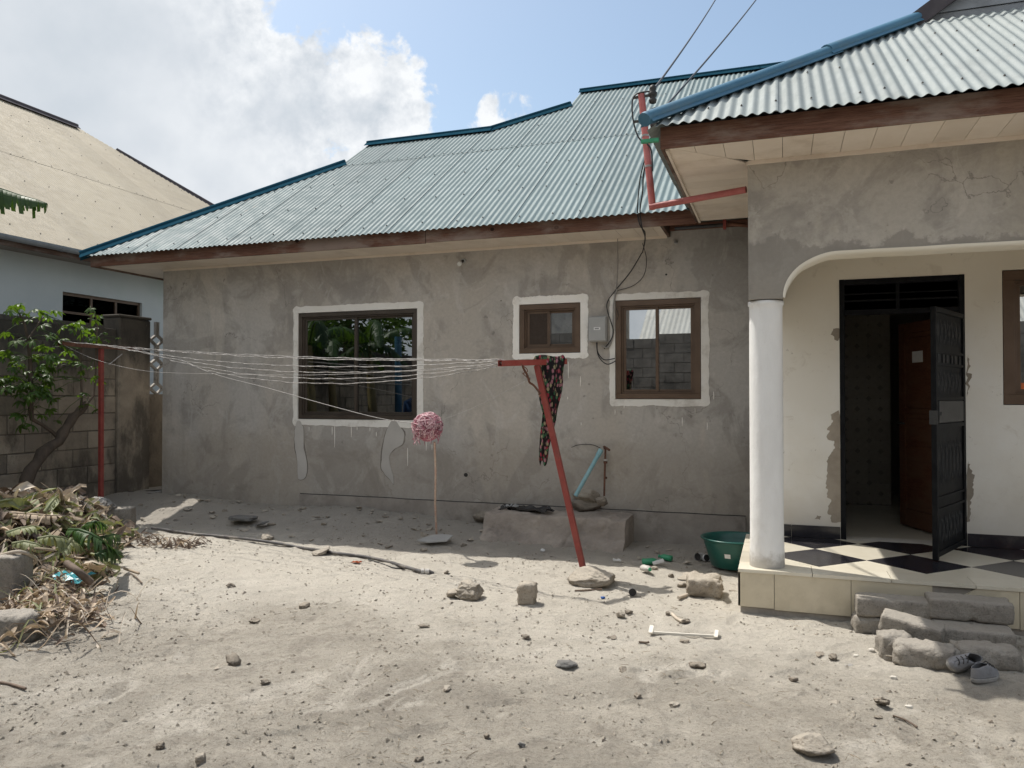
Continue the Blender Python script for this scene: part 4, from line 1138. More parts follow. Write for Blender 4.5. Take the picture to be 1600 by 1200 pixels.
cap((V0 + Vector((1.22, 1.22, PW * 1.22 + .055)), V0 + Vector((2.02, 2.02, PW * 2.02 + .05))), .063, 'cap_blue', squash=.8, n=16, flange=.075)
MB().tube([V0 + Vector((-.045, -.045, .02)), V0 + Vector((-.03, -.03, .035))], .063, 14, squash=.8).build('cap_end', 'cap_blue', house)
MB().box(-.925, -.80, 5.49, 5.52, 3.43, 3.455).build('cap_bracket', 'green_plastic', house)
mb = MB(); a = .35
for v in (.14, .80, 1.5):
    a = .4
    while a < 6:
        if v < vhi_w(a) - .15: screw(mb, V0, (1, 0, 0), (0, 1, 0), PW, a + rnd.uniform(-.02, .02), v + rnd.uniform(-.03, .03), .010, .0105)
        a += .228
tag(mb.build('roofing_screws', 'screw', house), None, kind='stuff')
# wing fascia and soffit
MB().box(-.80, 7.0, 5.575, 5.60, 3.40, 3.555).build('fascia_board', 'fascia', house, norm=True, bevel=.003)
MB().box(-.80, -.775, 5.601, 8.094, 3.40, 3.548).build('fascia_board', 'fascia_side', house, norm=True, bevel=.003)
x = -.772
while x < 4.8:
    x1_ = x + .2; dg = lambda X: min(YL - .001, 5.602 + (X + .772))
    sboard([(x + g, 5.602), (x1_, 5.602), (x1_, dg(x1_)), (x + g, max(5.603, dg(x + g)))], 3.418)
    x += .2
y = 5.605
while y < 8.08:
    y1_ = min(y + .2, 8.09); xg = lambda Y: min(XW - .001, -.772 + (Y - 5.605) - .004)
    sboard([(-.772, y + g), (max(-.771, xg(y + g)), y + g), (xg(y1_), y1_), (-.772, y1_)], 3.418)
    y += .2
MB().box(XW, 4.8, YL - .016, YL - .001, 3.388, 3.417).build('soffit_trim', 'soffit', house)
MB().box(-.771, -.752, 5.63, 8.09, 3.398, 3.417).build('soffit_trim', 'soffit', house)
MB().box(XW - .017, XW - .001, YL, 8.09, 3.388, 3.4175).build('soffit_trim', 'soffit', house)

# red service mast on the corner, with its arm, insulators and cables
q0 = Vector((-.235, 6.20, 3.215)); q1 = Vector((-.985, 6.42, 3.195)); q2 = W(1002, 146, Y=6.50)
mast = MB().tube([q1 + Vector((0, 0, -.02)), q2], .029, 14).build('service_mast', 'red_pipe', house)
MB().tube([q0, q1 + Vector((-.02, 0, 0))], .026, 14).build('mast_arm', 'red_pipe', mast)
mb = MB()
for zz in (.35, .62): 
    c_ = q1.lerp(q2, zz); mb.tube([c_ - Vector((0, 0, .008)), c_ + Vector((0, 0, .008))], .032, 12)
mb.build('tie_wire', 'wire', mast)
for (dx, dz, sc_) in ((.10, -.03, 1.0), (.115, -.235, 1.15)):
    c_ = q2 + Vector((0, 0, dz))
    mb = MB().bar(c_ + Vector((-.07, 0, 0)), c_ + Vector((.13, -.02, 0)), .018, .018)
    br_ = mb.build('insulator_bracket', 'screw', mast)
    e = c_ + Vector((dx, -.02, .0)); pr_ = [(.012, -.075), (.028, -.07), (.034, -.045), (.02, -.03), (.034, -.012), (.038, .012), (.022, .03), (.030, .045), (.026, .07), (.01, .08)]
    pr_ = [(r_ * sc_, e.z + z_ * sc_) for r_, z_ in pr_]
    MB().lathe(pr_, e.x, e.y, 14).build('insulator', 'dark_thing', mast)
iA, iB = q2 + Vector((.10, -.02, .0)), q2 + Vector((.13, -.02, -.22))
fA, fB = W(1150, -60, Y=19), W(1230, -70, Y=19)
def sag(a, b, s, n_=10): return [a.lerp(b, i / n_) - Vector((0, 0, s * 4 * (i / n_) * (1 - i / n_))) for i in range(n_ + 1)]
c1 = wire('overhead_cable', sag(iA, fA, .10), .010, 'cable'); tag(c1, 'left overhead supply cable rising from the top of the red mast', 'cable', 'overhead cables from the red mast')
c2 = wire('overhead_cable', sag(iB, fB, .10), .010, 'cable'); tag(c2, 'right overhead supply cable rising from the lower insulator of the red mast', 'cable', 'overhead cables from the red mast')
wire('cable', [iA, q2 + Vector((-.05, -.03, -.02)), q2 + Vector((-.07, -.03, -.18)), q2 + Vector((-.02, -.035, -.38)), q1.lerp(q2, .5) + Vector((.035, -.03, 0)), q1.lerp(q2, .3) + Vector((.03, -.02, 0))], .007, 'cable', mast)
wire('cable', [q1.lerp(q2, .62) + Vector((.04, .03, 0)), W(1006, 270, Y=7.0), W(1004, 300, Y=7.5), W(1000, 330, Y=8.0), W(1003, 355, Y=8.05), W(1008, 372, Y=8.3), W(1004, 395, Y=8.66)], .007, 'cable', mast)
wire('cable', [q1.lerp(q2, .60) + Vector((.04, .03, 0)), W(1002, 270, Y=7.0), W(998, 300, Y=7.5), W(996, 330, Y=8.0), W(1000, 352, Y=8.05), W(1008, 364, Y=8.3), W(1006, 385, Y=8.62)], .006, 'cable', mast)
# ================================================================== NEIGHBOUR HOUSE
nb = thing('house', (-11.5, 10.5, 0), 'pale blue neighbouring house with cream corrugated roof beyond the block wall', 'house')
XN = -11.5
a_, b_ = W(98, 457, X=XN), W(222, 472, X=XN)
nw = (a_.y, b_.y, 2.72, (a_.z + b_.z) / 2)
grid_wall(MB(), 'X', XN - .2, XN, 3.0, 20.6, -.1, 4.22, [nw]).build('wall', 'blue_wall', nb)
MB().box(-21.8, XN - .201, 20.4, 20.6, -.1, 4.2).build('wall', 'blue_wall', nb)
MB().box(-21.8, XN - .201, 3.0, 3.2, -.1, 4.2).build('wall', 'blue_wall', nb)
MB().box(-14, -13.9, 3.3, 20.3, -.1, 4.2).build('partition', 'dark_room', nb)
MB().box(-21.8, XN - .202, 3.3, 20.3, 4.06, 4.1).build('ceiling', 'dark_room', nb)
m_ = MB(); y0_, y1_, z0_, z1_ = nw; xf = XN - .10
for a, b in ((z0_, z0_ + .05), (z1_ - .05, z1_), (z1_ - .36, z1_ - .32)): m_.box(xf, xf + .05, y0_ + .002, y1_ - .002, a, b)
for t in (0, .36, .68, 1):
    c_ = lerp(y0_ + .025, y1_ - .025, t); m_.box(xf + .001, xf + .049, c_ - .022, c_ + .022, z0_ + .051, z1_ - .051)
wn_ = m_.build('window', 'alu', nb)
for t0, t1 in ((0, .36), (.36, .68), (.68, 1)):
    MB().box(xf + .015, xf + .02, lerp(y0_ + .048, y1_ - .048, t0) , lerp(y0_ + .048, y1_ - .048, t1), z0_ + .05, z1_ - .05).build('pane', 'glass_dark', wn_)
PN = .731; N0 = Vector((-10.9, 3.0, 4.06))
sheets(nb, N0, (0, 1, 0), (-1, 0, 0), PN, 0, 18.2, lambda a: -.05, lambda a: max(0, min(6.1, 18.2 - a)), [(-.05, 3.1), (3.02, 6.2)], lambda c, r: 'roof_cream', seg=6, amp=.006)
mb = MB()
for v in (.25, 1.1, 2.0, 3.06, 4.2, 5.2, 5.9):
    a = 2.0; st = .304 if v == 3.06 else .53
    while a < 18:
        if v < 18.1 - a: screw(mb, N0, (0, 1, 0), (-1, 0, 0), PN, a + rnd.uniform(-.1, .1), v + rnd.uniform(-.05, .05) + (.04 * math.sin(a * 2) if v == 3.06 else 0), .015, .009)
        a += st
tag(mb.build('roofing_screws', 'screw', nb), None, kind='stuff')
mb = MB()
mb.add([(-17, 3, 8.51), (-17, 15.1, 8.51), (-23, 21.2, 4.06), (-23, 3, 4.06)], [(0, 1, 2, 3)])
mb.add([(-17, 15.1, 8.51), (-10.9, 21.2, 4.05), (-23, 21.2, 4.06)], [(0, 1, 2)])
mb.add([(-17, 3.0, 8.5), (-10.9, 3, 4.05), (-23, 3, 4.05)], [(0, 1, 2)])
mb.build('rear_roof_slope', 'roof_cream', nb)
cap(((-17, 3, 8.56), (-17, 15.0, 8.56)), .09, 'cap_brown', parent=nb, flange=.17)
cap(((-16.45, 15.75, 8.11), (-10.9, 21.25, 4.12)), .09, 'cap_brown', parent=nb, flange=.17)
# half-round gutter under the eave with joints
gp = [(-10.83 + .075 * math.cos(t), 4.02 + .075 * math.sin(t)) for t in [math.pi + math.pi * i / 8 for i in range(9)]]
ys_ = [3.0, 9.27, 9.30, 9.33, 21.2]
mb = MB(); n = len(gp)
for j in range(len(ys_) - 1):
    s_ = 1.08 if j in (1, 2) else 1.0
    pr_ = [((x_ + 10.83) * s_ - 10.83, (z_ - 4.02) * s_ + 4.02) for x_, z_ in gp]
    inn = [((x_ + 10.83) * .88 - 10.83, (z_ - 4.02) * .88 + 4.02) for x_, z_ in reversed(pr_)]
    mb.prism(pr_ + inn, lambda p, y=ys_[j]: (p[0], y, p[1]), lambda p, y=ys_[j + 1]: (p[0], y, p[1]))
mb.build('gutter', 'gutter', nb, norm=True)
MB().box(-10.925, -10.90, 3.0, 21.1, 3.88, 4.04).build('fascia_board', 'fascia_side', nb)
MB().box(-11.499, -10.926, 3.0, 21.1, 3.93, 3.95).build('soffit', 'dark_room', nb)

# ================================================================== BOUNDARY WALL of concrete blocks
bw = thing('boundary_wall', (-8.9, 6, 0), 'tall mouldy grey block wall with pillar and pierced screen blocks on the left', 'wall')
MB().box(-9.0, -8.812, -1.5, 8.455, -.1, 2.56).build('mortar_bed', 'mortar', bw)
proto_b = {}
far_b = MB()
CH, CW = .236, .46
def cblock(y0, y1, z0, z1, dx):
    """one block with chamfered face edges"""
    c = .006; x0_, x1_ = -8.93, -8.80 + dx
    m_ = MB()
    m_.add([(x0_, y0, z0), (x0_, y1, z0), (x0_, y1, z1), (x0_, y0, z1), (x1_ - c, y0, z0), (x1_ - c, y1, z0), (x1_ - c, y1, z1), (x1_ - c, y0, z1), (x1_, y0 + c, z0 + c), (x1_, y1 - c, z0 + c), (x1_, y1 - c, z1 - c), (x1_, y0 + c, z1 - c)],
           [(8, 9, 10, 11), (4, 5, 9, 8), (5, 6, 10, 9), (6, 7, 11, 10), (7, 4, 8, 11), (0, 1, 5, 4), (1, 2, 6, 5), (2, 3, 7, 6), (3, 0, 4, 7)])
    return m_
for j in range(11):
    z0 = -.02 + j * CH; off = (j % 2) * CW / 2
    y = 8.455
    k = 0
    while y > -1.5:
        wdt = CW if not (k == 0 and j % 2) else CW / 2
        ya, yb = max(-1.5, y - wdt) + .006, y - .006
        dx = rnd.uniform(-.005, .006); dz = rnd.uniform(-.003, .003)
        if y > 4.3:
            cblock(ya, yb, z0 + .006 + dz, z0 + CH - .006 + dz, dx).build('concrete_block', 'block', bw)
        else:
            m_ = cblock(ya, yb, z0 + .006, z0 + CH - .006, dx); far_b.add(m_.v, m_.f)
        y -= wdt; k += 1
tag(far_b.build('distant_blocks', 'block', bw), None, kind='stuff')
# ragged mortar coping
pts = [(-8.905, -1.5 + i * .25, 2.585 + .014 * noise.noise(Vector((i * .7, 0, 0)))) for i in range(40)]
mb = MB()
for i in range(len(pts) - 1):
    a, b = pts[i], pts[i + 1]
    w0, w1_ = .115 + .01 * noise.noise(Vector((i * .9, 2, 0))), .115 + .01 * noise.noise(Vector((i * .9 + .9, 2, 0)))
    mb.add([(-8.905 - w0, a[1], 2.55), (-8.905 + w0, a[1], 2.55), (-8.905 + w0 * .9, a[1], a[2] + .03), (-8.905 - w0 * .9, a[1], a[2] + .03), (-8.905 - w1_, b[1], 2.55), (-8.905 + w1_, b[1], 2.55), (-8.905 + w1_ * .9, b[1], b[2] + .03), (-8.905 - w1_ * .9, b[1], b[2] + .03)],
           [(0, 1, 5, 4), (1, 2, 6, 5), (2, 3, 7, 6), (0, 4, 7, 3)])
mb.build('coping', 'block', bw)
# pillar: a worn rendered post
mb = MB().box(-9.06, -8.75, 8.458, 9.04, -.1, 2.74); mb.build('pillar', 'block', bw, norm=True, bevel=.02)
MB().box(-9.07, -8.742, 8.45, 9.05, 2.745, 2.785).build('pillar_cap', 'block', bw, norm=True, bevel=.012)
MB().box(-9.0, -8.82, 9.042, 13.5, -.1, 1.66).build('lower_wall', 'block', bw)
xs_ = -8.90
def unit(y, z, w_=.25, h_=.36):
    m_ = MB(); t = .030; th = .045
    P_ = lambda u, v: (xs_, y + u * w_, z + v * h_)
    for a, b in (((0.02, 0), (.98, .46)), ((.98, 0), (.02, .46)), ((.07, .45), (.07, 1.0)), ((.93, .45), (.93, 1.0))):
        m_.bar(P_(*a), P_(*b), t, th + rnd.uniform(-.006, .006), up=(1, 0, 0))
    return m_
for i in range(4):
    for j in range(3):
        unit(9.05 + i * .252, 1.665 + j * .362).build('screen_block', 'breeze', bw)

# ================================================================== behind the camera: yard wall, house, planting, seen in the window glass
yw = thing('yard_wall', (-1.5, -1.7, 0), 'grey block yard wall behind the camera, mirrored in the window panes', 'wall')
mb = MB(); 
for j in range(13):
    x = -8.8 + (j % 2) * -.23
    while x < 8.0:
        mb.box(max(-8.8, x) + .006, x + .454, -1.82, -1.70 + rnd.uniform(-.006, .006), j * .24 + .006, j * .24 + .234); x += .46
tag(mb.build('concrete_blocks', 'block_far', yw), None, kind='stuff')
MB().box(-8.8, 8.4, -1.9, -1.715, -.1, 3.12).build('mortar_bed', 'mortar', yw)
hb = thing('house', (2.5, -8, 0), 'house with ribbed metal roof behind the yard wall, mirrored in the right window', 'house')
MB().box(-2.7, 8, -13.6, -6.0, -.1, 3.2).build('wall', 'dark_room', hb)
sheets(hb, (8.6, -5.5, 3.2), (-1, 0, 0), (0, -1, 0), .62, 0, 12.4, lambda a: 0, lambda a: 4.5, [(0, 4.6)], lambda c, r: 'roof_far', seg=4, amp=.014, wave=.15, width=1.5)
mb = MB(); mb.add([(-3.76, -5.5, 3.18), (-3.76, -10, 5.95), (-3.76, -14.5, 3.18)], [(0, 1, 2)]); mb.add([(-3.8, -10, 5.98), (8.6, -10, 5.98), (8.6, -14.5, 3.18), (-3.8, -14.5, 3.18)], [(0, 1, 2, 3)]); mb.build('rear_roof_slope', 'roof_far', hb)
gh = thing('house', (-7.5, -7, 0), 'grey green walled house behind the yard wall, mirrored in the small window', 'house')
MB().box(-11.5, -4.95, -11, -6, 0, 5.2).build('wall', 'wall', gh)
mb = MB(); mb.add([(-12, -5.5, 5.1), (-4.7, -5.5, 5.1), (-6.5, -8.5, 6.8), (-10, -8.5, 6.8), (-12, -11.5, 5.1), (-4.7, -11.5, 5.1)], [(0, 1, 2, 3), (1, 5, 2), (0, 3, 4), (4, 3, 2, 5)]); mb.build('roof', 'roof_cream', gh)
mt = thing('tree', (-10.4, .2, 0), 'dark broad-leaved tree beyond the block wall, mirrored in the big window', 'tree')
MB().tube([(-10.4, .2, -.1), (-10.35, .25, 1.5), (-10.45, .1, 2.8), (-10.3, .2, 4.2)], [.16, .13, .11, .06], 10).build('trunk', 'bark', mt)
mb = MB(); rq = random.Random(2)
for k in range(5200):
    v = Vector((rq.gauss(0, 1), rq.gauss(0, 1), rq.gauss(0, 1))).normalized() * rq.random() ** .4
    if noise.noise(v * 2.2 + Vector((k % 1, 0, 0))) < -.12: continue
    p = Vector((-10.3 + v.x * 1.7, .2 + v.y * 3.2, 3.9 + v.z * 1.7)); d = Vector((rq.gauss(0, 1), rq.gauss(0, 1), rq.gauss(-.4, .6))).normalized(); s = d.orthogonal().normalized() * .05
    mb.add([p, p + d * .10 + s, p + d * .24, p + d * .10 - s], [(0, 1, 2, 3)])
tag(mb.build('crown', 'banana', mt), None, kind='stuff')
ot = MB()
n = 16
vs = [(3.9 + 1.4 * i / n, -1.60 + .03 * math.sin(i * 1.7) + .05 * (1 - j / 5), .9 + 1.15 * j / 5 - (.12 * math.sin(math.pi * i / n) if j == 5 else 0)) for j in range(6) for i in range(n + 1)]
ot.add(vs, [(j * (n + 1) + i, j * (n + 1) + i + 1, (j + 1) * (n + 1) + i + 1, (j + 1) * (n + 1) + i) for j in range(5) for i in range(n)], 0, True)
tag(ot.build('tarpaulin', 'orange'), 'orange tarpaulin hung on the yard wall, mirrored in the far right window', 'tarpaulin')
tag(MB().tube([(-7.6, 3.0, -.05), (-7.62, 3.0, 2.86)], .075, 16).build('water_pipe_post', 'cap_blue'), 'upright blue pipe among the banana plants, mirrored in the big window', 'pipe')
tag(MB().lathe([(.0, 0.02), (.36, .02), (.39, .1), (.38, .5), (.40, .52), (.38, .56), (.39, 1.2), (.36, 1.5), (.15, 1.62), (.0, 1.63)], -6.95, 3.25, 28).build('water_tank', 'tank'), 'dark blue plastic water tank beside the blue pipe, mirrored in the big window', 'tank')

def blade(mb, path, width, droop=.5, fold=.0, mi=0, seed=0, tear=.35, seg=3, stepn=None):
    """banana leaf: midrib along path; both halves cut into strips that hang a little"""
    P = [Vector(p) for p in path]; n = len(P) - 1; rr = random.Random(seed)
    res = 4
    for side in (-1, 1):
        for i in range(n * res):
            t0, t1 = i / (n * res), (i + .93 + .07 * (rr.random() > tear)) / (n * res)
            def at(t):
                k = min(int(t * n), n - 1); return P[k].lerp(P[k + 1], t * n - k)
            def wd(t): return width * (math.sin(math.pi * min(1, t * .93 + .07)) ** .55)
            d = (at(min(1, t0 + .02)) - at(max(0, t0 - .02))).normalized(); s = d.cross(Vector((0, 0, 1)))
            if s.length < .1: s = Vector((1, 0, 0))
            s.normalize(); s *= side
            dr_ = droop * (1 + rr.uniform(-.35, .35)); ln = 1 + rr.uniform(-.12, .05) if rr.random() < .8 else rr.uniform(.6, .95)
            rows = []
            for k in range(seg + 1):
                q = k / seg
                row = []
                for t in (t0, t1):
                    w_ = wd(t) * ln; sweep = d * (.25 * w_ * q)
                    row.append(at(t) + s * (w_ * q * (1 - dr_ * .55 * q)) + sweep + Vector((0, 0, .12 * w_ * q - dr_ * w_ * q * q)))
                rows.append(row)
            if rr.random() < tear * .8: rows[-1][1] = rows[-1][0].lerp(rows[-1][1], .35)
            vs = [v for r_ in rows for v in r_]
            mb.add(vs, [(2 * k, 2 * k + 1, 2 * k + 3, 2 * k + 2) for k in range(seg)], mi, True)
    mb.tube(P, [.018 * (1 - .8 * i / n) for i in range(n + 1)], 6, mi)
    return mb
def banana(x, y, h, seed, label, angs, extra=None):
    z = gz(x, y); rr = random.Random(seed)
    t = thing('banana_plant', (x, y, z), label, 'plant', 'banana plants along the left wall')
    pts = [(x + .04 * math.sin(k), y + .03 * k * .3, z - .05 + h * k / 5) for k in range(6)]
    MB().tube(pts, [.13, .12, .105, .09, .075, .06], 14).build('stem', 'banana_stem', t)
    top = Vector(pts[-1])
    for a, L, lift in angs:
        d = Vector((math.cos(a), math.sin(a), 0)); path = []
        for k in range(9):
            q = k / 8; path.append(top + d * (L * q) + Vector((0, 0, lift * (q * 1.9 - 2.0 * q * q))))
        blade(MB(), path, .27, .7, seed=seed + int(a * 10)).build('leaf', 'banana', t)
    if extra:
        blade(MB(), extra, .24, 1.1, seed=seed + 77, tear=.35).build('leaf', 'banana', t)
    return t
lf = [W(-190, 330, X=-8.0), W(-120, 288, X=-8.0), W(-60, 283, Y=6.35), W(-25, 287, Y=6.5), W(5, 296, Y=6.62), W(35, 306, Y=6.72), W(58, 312, Y=6.78), W(74, 318, Y=6.82)]
banana(-8.25, 5.05, 2.6, 3, 'banana plant nearest the heap whose torn leaf hangs into the photo at left', [(-1.2, 1.5, .9), (-2.0, 1.3, 1.1), (2.9, 1.2, 1.0), (.6, .75, 1.0)], lf)
banana(-8.15, 3.15, 2.7, 5, 'tall banana plant mirrored in the middle of the big window', [(-.6, 1.6, .9), (.9, 1.4, 1.1), (1.9, 1.5, .8), (-1.9, 1.4, 1), (-2.8, 1.2, .9)])
banana(-8.35, 4.1, 2.3, 8, 'shorter banana plant mirrored in the left half of the big window', [(-.3, 1.5, 1.0), (1.0, 1.2, 1.2), (-1.4, 1.5, .8), (2.4, 1.0, 1)])

# ================================================================== cassava shrub on the left
cs = thing('cassava_shrub', tuple(W(34, 800, X=-8.4).to_2d()) + (.15,), 'leafy cassava shrub with crooked trunk against the dark block wall', 'shrub')
def px_path(L, x): return [W(a, b, X=(c[0] if c else x)) for a, b, *c in L]
br = {}
tk = px_path([(28, 815), (36, 765), (48, 735), (66, 708), (92, 690), (104, 668), (114, 652), (126, 641), (135, 630)], -8.35)
tk = [p_ for q_ in range(len(tk) - 1) for p_ in (tk[q_], tk[q_].lerp(tk[q_ + 1], .5) + Vector((0, rnd.uniform(-.015, .015), rnd.uniform(-.015, .015))))] + [tk[-1]]
MB().tube(tk, [lerp(.078, .045, q_ / 16) * (1 + .16 * math.sin(q_ * 2.3)) for q_ in range(17)], 12).build('trunk', 'bark', cs)
br1 = px_path([(97, 692), (82, 675), (66, 664), (50, 655), (48, 640), (48, 600), (47, 560), (44, 530), (38, 505), (30, 490)], -8.38)
MB().tube(br1, [.022, .022, .02, .026, .03, .028, .022, .018, .014, .010], 8).build('branch', 'bark', cs)
br2 = px_path([(126, 642), (128, 620), (127, 595), (126, 570), (127, 545), (127, 520)], -8.30)
MB().tube(br2, [.02, .014, .012, .011, .009, .006], 7).build('branch', 'bark', cs)
br3 = px_path([(135, 632), (146, 618), (149, 590), (150, 560), (151, 530), (152, 505), (148, 490), (140, 482)], -8.25)
MB().tube(br3, [.02, .014, .012, .011, .009, .008, .006, .004], 7).build('branch', 'bark', cs)
br4 = px_path([(44, 530), (56, 512), (64, 500), (72, 492)], -8.3)
MB().tube(br4, [.012, .010, .008, .005], 6).build('branch', 'bark', cs)
stems = br1[4:] + br2[1:] + br3[1:] + br4
def leafmesh(seed, nl=7, r=.15, w=.026):
    rr = random.Random(seed); m_ = MB()
    for k in range(nl):
        a = (k - (nl - 1) / 2) * (math.radians(250) / nl) + rr.uniform(-.1, .1); L = r * (1 - .28 * abs(k - (nl - 1) / 2) / (nl / 2)) * rr.uniform(.85, 1.1)
        d = Vector((math.cos(a), math.sin(a), 0)); s = Vector((-d.y, d.x, 0)); dp = rr.uniform(.25, .6)
        rows = []
        for q, ww in ((0, .12), (.3, .75), (.6, 1.0), (.85, .6), (1, .02)):
            c_ = d * (L * q) + Vector((0, 0, -dp * L * q * q)); e = Vector((0, 0, .35 * w * ww))
            rows.append([c_ + s * w * ww + e, c_, c_ - s * w * ww + e])
        vs = [v for r_ in rows for v in r_]
        m_.add(vs, [f_ for i in range(4) for f_ in ((3*i, 3*i+1, 3*i+4, 3*i+3), (3*i+1, 3*i+2, 3*i+5, 3*i+4))], 0, True)
    return m_
protos = []
pet = MB()
leaves_px = [(20, 480), (32, 476), (40, 490), (52, 484), (60, 496), (66, 508), (76, 497), (84, 486), (62, 487), (12, 486), (26, 497), (46, 500), (70, 490), (8, 520), (3, 560), (22, 566), (60, 556), (104, 549), (112, 552), (98, 512), (106, 508), (118, 505), (126, 510), (136, 514), (146, 513), (150, 524), (142, 528), (112, 515), (124, 503), (132, 520),
             (185, 528), (170, 532), (122, 566), (130, 570), (139, 574), (147, 574), (154, 574), (127, 581), (145, 590), (156, 596), (151, 588), (124, 618), (133, 614), (150, 640), (141, 632), (127, 634), (142, 482), (150, 492), (156, 494), (146, 500), (82, 520), (74, 525), (165, 520), (130, 592)]
dark_px = [(rnd.uniform(0, 100), rnd.uniform(520, 620)) for _ in range(66)] + [(rnd.uniform(20, 90), rnd.uniform(605, 668)) for _ in range(22)] + [(rnd.uniform(95, 155), rnd.uniform(520, 600)) for _ in range(4)]
for i, (a, b) in enumerate(leaves_px + dark_px):
    dk = i >= len(leaves_px)
    p = W(a, b, X=-8.28 + rnd.uniform(-.20, .22) - (.10 if dk else 0))
    rot = (rnd.uniform(-.5, .5), rnd.uniform(-.2, .9), rnd.uniform(0, 6.28)); sc_ = rnd.uniform(.5, .9) * (.68 if 570 < b < 650 and a > 90 else 1)
    if a > 160: sc_ *= .45
    if i < 5:
        o = leafmesh(i, 5 + i % 3 + (1 if i % 2 else 0)).build('leaf', 'leaf', cs, origin=(0, 0, 0))
        protos.append(o); o.location = p - LOC[cs.name]; o.rotation_euler = rot; o.scale = (sc_,) * 3
    else:
        copy_part(protos[i % 5], cs, p, rot, (sc_,) * 3)
    near = min(stems, key=lambda s: (s - p).length)
    if (near - p).length < .75: pet.tube([near, near.lerp(p, .5) + Vector((0, 0, .03)), p], .003, 4)
tag(pet.build('petioles', 'leaf', cs), None, kind='stuff')

# ================================================================== heap of banana leaves
def hlim(y): return -5.62 - .80 * max(0, y - 5.2)
def hz(x, y):
    d = math.hypot((x + 7.15) / 1.55, (y - 5.45) / 1.35)
    a = .56 * max(0, 1 - d * d) ** .8 * ss(0, .5, hlim(y) - x)
    # tail of litter
    t = max(0, min(1, ((x + 6.0) * 1.4 + (y - 5.0) * -1.1) / (1.4 ** 2 + 1.1 ** 2)))
    dx, dy = x - (-6.0 + 1.4 * t), y - (5.0 - 1.1 * t)
    b = .12 * max(0, 1 - math.hypot(dx, dy) / .42)
    return gz(x, y) + max(a, b)
mb = MB(); nn_ = 46
vs = []
for j in range(nn_):
    for i in range(nn_):
        x, y = -9.0 + 3.6 * i / (nn_ - 1), 3.9 + 3.1 * j / (nn_ - 1)
        z = hz(x, y) - .05 + .05 * noise.noise(Vector((x * 5, y * 5, 0))); 
        vs.append((x, y, z if hz(x, y) - gz(x, y) > .02 else gz(x, y) - .06))
mb.add(vs, [(j * nn_ + i, j * nn_ + i + 1, (j + 1) * nn_ + i + 1, (j + 1) * nn_ + i) for j in range(nn_ - 1) for i in range(nn_ - 1)], 2, True)
def ribbon(mb, p, a, L, w, curl, mi, rr, lift=.0, roll=0.0, n=7):
    d = Vector((math.cos(a), math.sin(a), 0)); s = Vector((-d.y, d.x, 0)); vs = []
    ph = rr.uniform(0, 6.28); k1 = rr.uniform(.6, 1.6); tw = rr.uniform(-1.6, 1.6) * roll
    side = rr.uniform(-.5, .5)
    for i in range(n + 1):
        q = i / n; c_ = Vector(p) + d * (L * (q - .5)) + s * (side * L * (q - .5) ** 2) + Vector((0, 0, lift * L * (q - .3) + curl * L * .3 * math.sin(ph + q * 4 * k1)))
        ww = w * (math.sin(math.pi * (q * .9 + .08)) ** .6) * (.8 + .3 * math.sin(ph * 3 + q * 9))
        an = tw * (q - .5) * 2 + rr.uniform(-.25, .25); up = Vector((0, 0, 1)) * math.sin(an) + s * math.cos(an)
        f_ = Vector((0, 0, 1)) * math.cos(an) - s * math.sin(an)
        vs += [c_ + up * ww * .5 + f_ * ww * .22, c_ - f_ * ww * .12, c_ - up * ww * .5 + f_ * ww * .22]
    mb.add(vs, [f_ for i in range(n) for f_ in ((3*i, 3*i+1, 3*i+4, 3*i+3), (3*i+1, 3*i+2, 3*i+5, 3*i+4))], mi, rr.random() < .5)
rr = random.Random(12)
for k in range(2420):
    if k < 1250:
        th, r_ = rr.uniform(0, 6.28), math.sqrt(rr.random()); x, y = -7.15 + 1.62 * r_ * math.cos(th), 5.45 + 1.45 * r_ * math.sin(th)
        if x > hlim(y) - .05: x = hlim(y) - .05 - rr.random() ** 2 * .8
        L, w_ = rr.uniform(.14, .52), rr.uniform(.03, .14)
        mi = rr.choice((0, 0, 0, 1, 1, 3, 3, 1, 0, 3, 2)) if rr.random() < (.86 if x < -6.9 or y < 5.2 else .62) else 4
    elif k < 1750:
        t = rr.random() ** .8; x, y = -6.2 + 1.6 * t + rr.gauss(0, .20), 5.1 - 1.2 * t + rr.gauss(0, .17); L, w_ = rr.uniform(.06, .24), rr.uniform(.015, .06)
        mi = rr.choice((0, 0, 1, 2, 3, 0))
    elif k >= 1900:                                     # thin curled shreds and strings
        th, r_ = rr.uniform(0, 6.28), math.sqrt(rr.random()); x, y = -7.0 + 1.75 * r_ * math.cos(th), 5.35 + 1.5 * r_ * math.sin(th)
        x = min(x, hlim(y) - .1)
        if k > 2250: t = rr.random(); x, y = -6.2 + 1.7 * t + rr.gauss(0, .26), 5.1 - 1.25 * t + rr.gauss(0, .22)
        ribbon(mb, (x, y, hz(x, y) + rr.uniform(0, .06)), rr.uniform(0, 6.28), rr.uniform(.12, .4), rr.uniform(.008, .024), rr.uniform(.5, 1.1), rr.choice((0, 3, 3, 1, 4)), rr, rr.uniform(-.5, .5), 1.0, 8)
        continue
    else:
        x, y = rr.uniform(-7.2, -5.9), rr.gauss(6.75, .12); L, w_ = rr.uniform(.05, .3), rr.uniform(.01, .035); mi = rr.choice((0, 1, 1, 2))
    p = (x, y, hz(x, y) + rr.uniform(-.01, .05) + (.02 if L > .3 else 0))
    ribbon(mb, p, rr.uniform(0, 6.28), L, w_, rr.uniform(.2, .8), mi, rr, rr.uniform(-.45, .45), 1.2, 7)
heap = mb.build('leaf_litter_heap', ['dry', 'dry_dark', 'dry_dark', 'dry_pale', 'wilt'])
tag(heap, 'heap of dry brown and wilting banana leaves piled beside the block wall', 'leaf litter', kind='stuff')
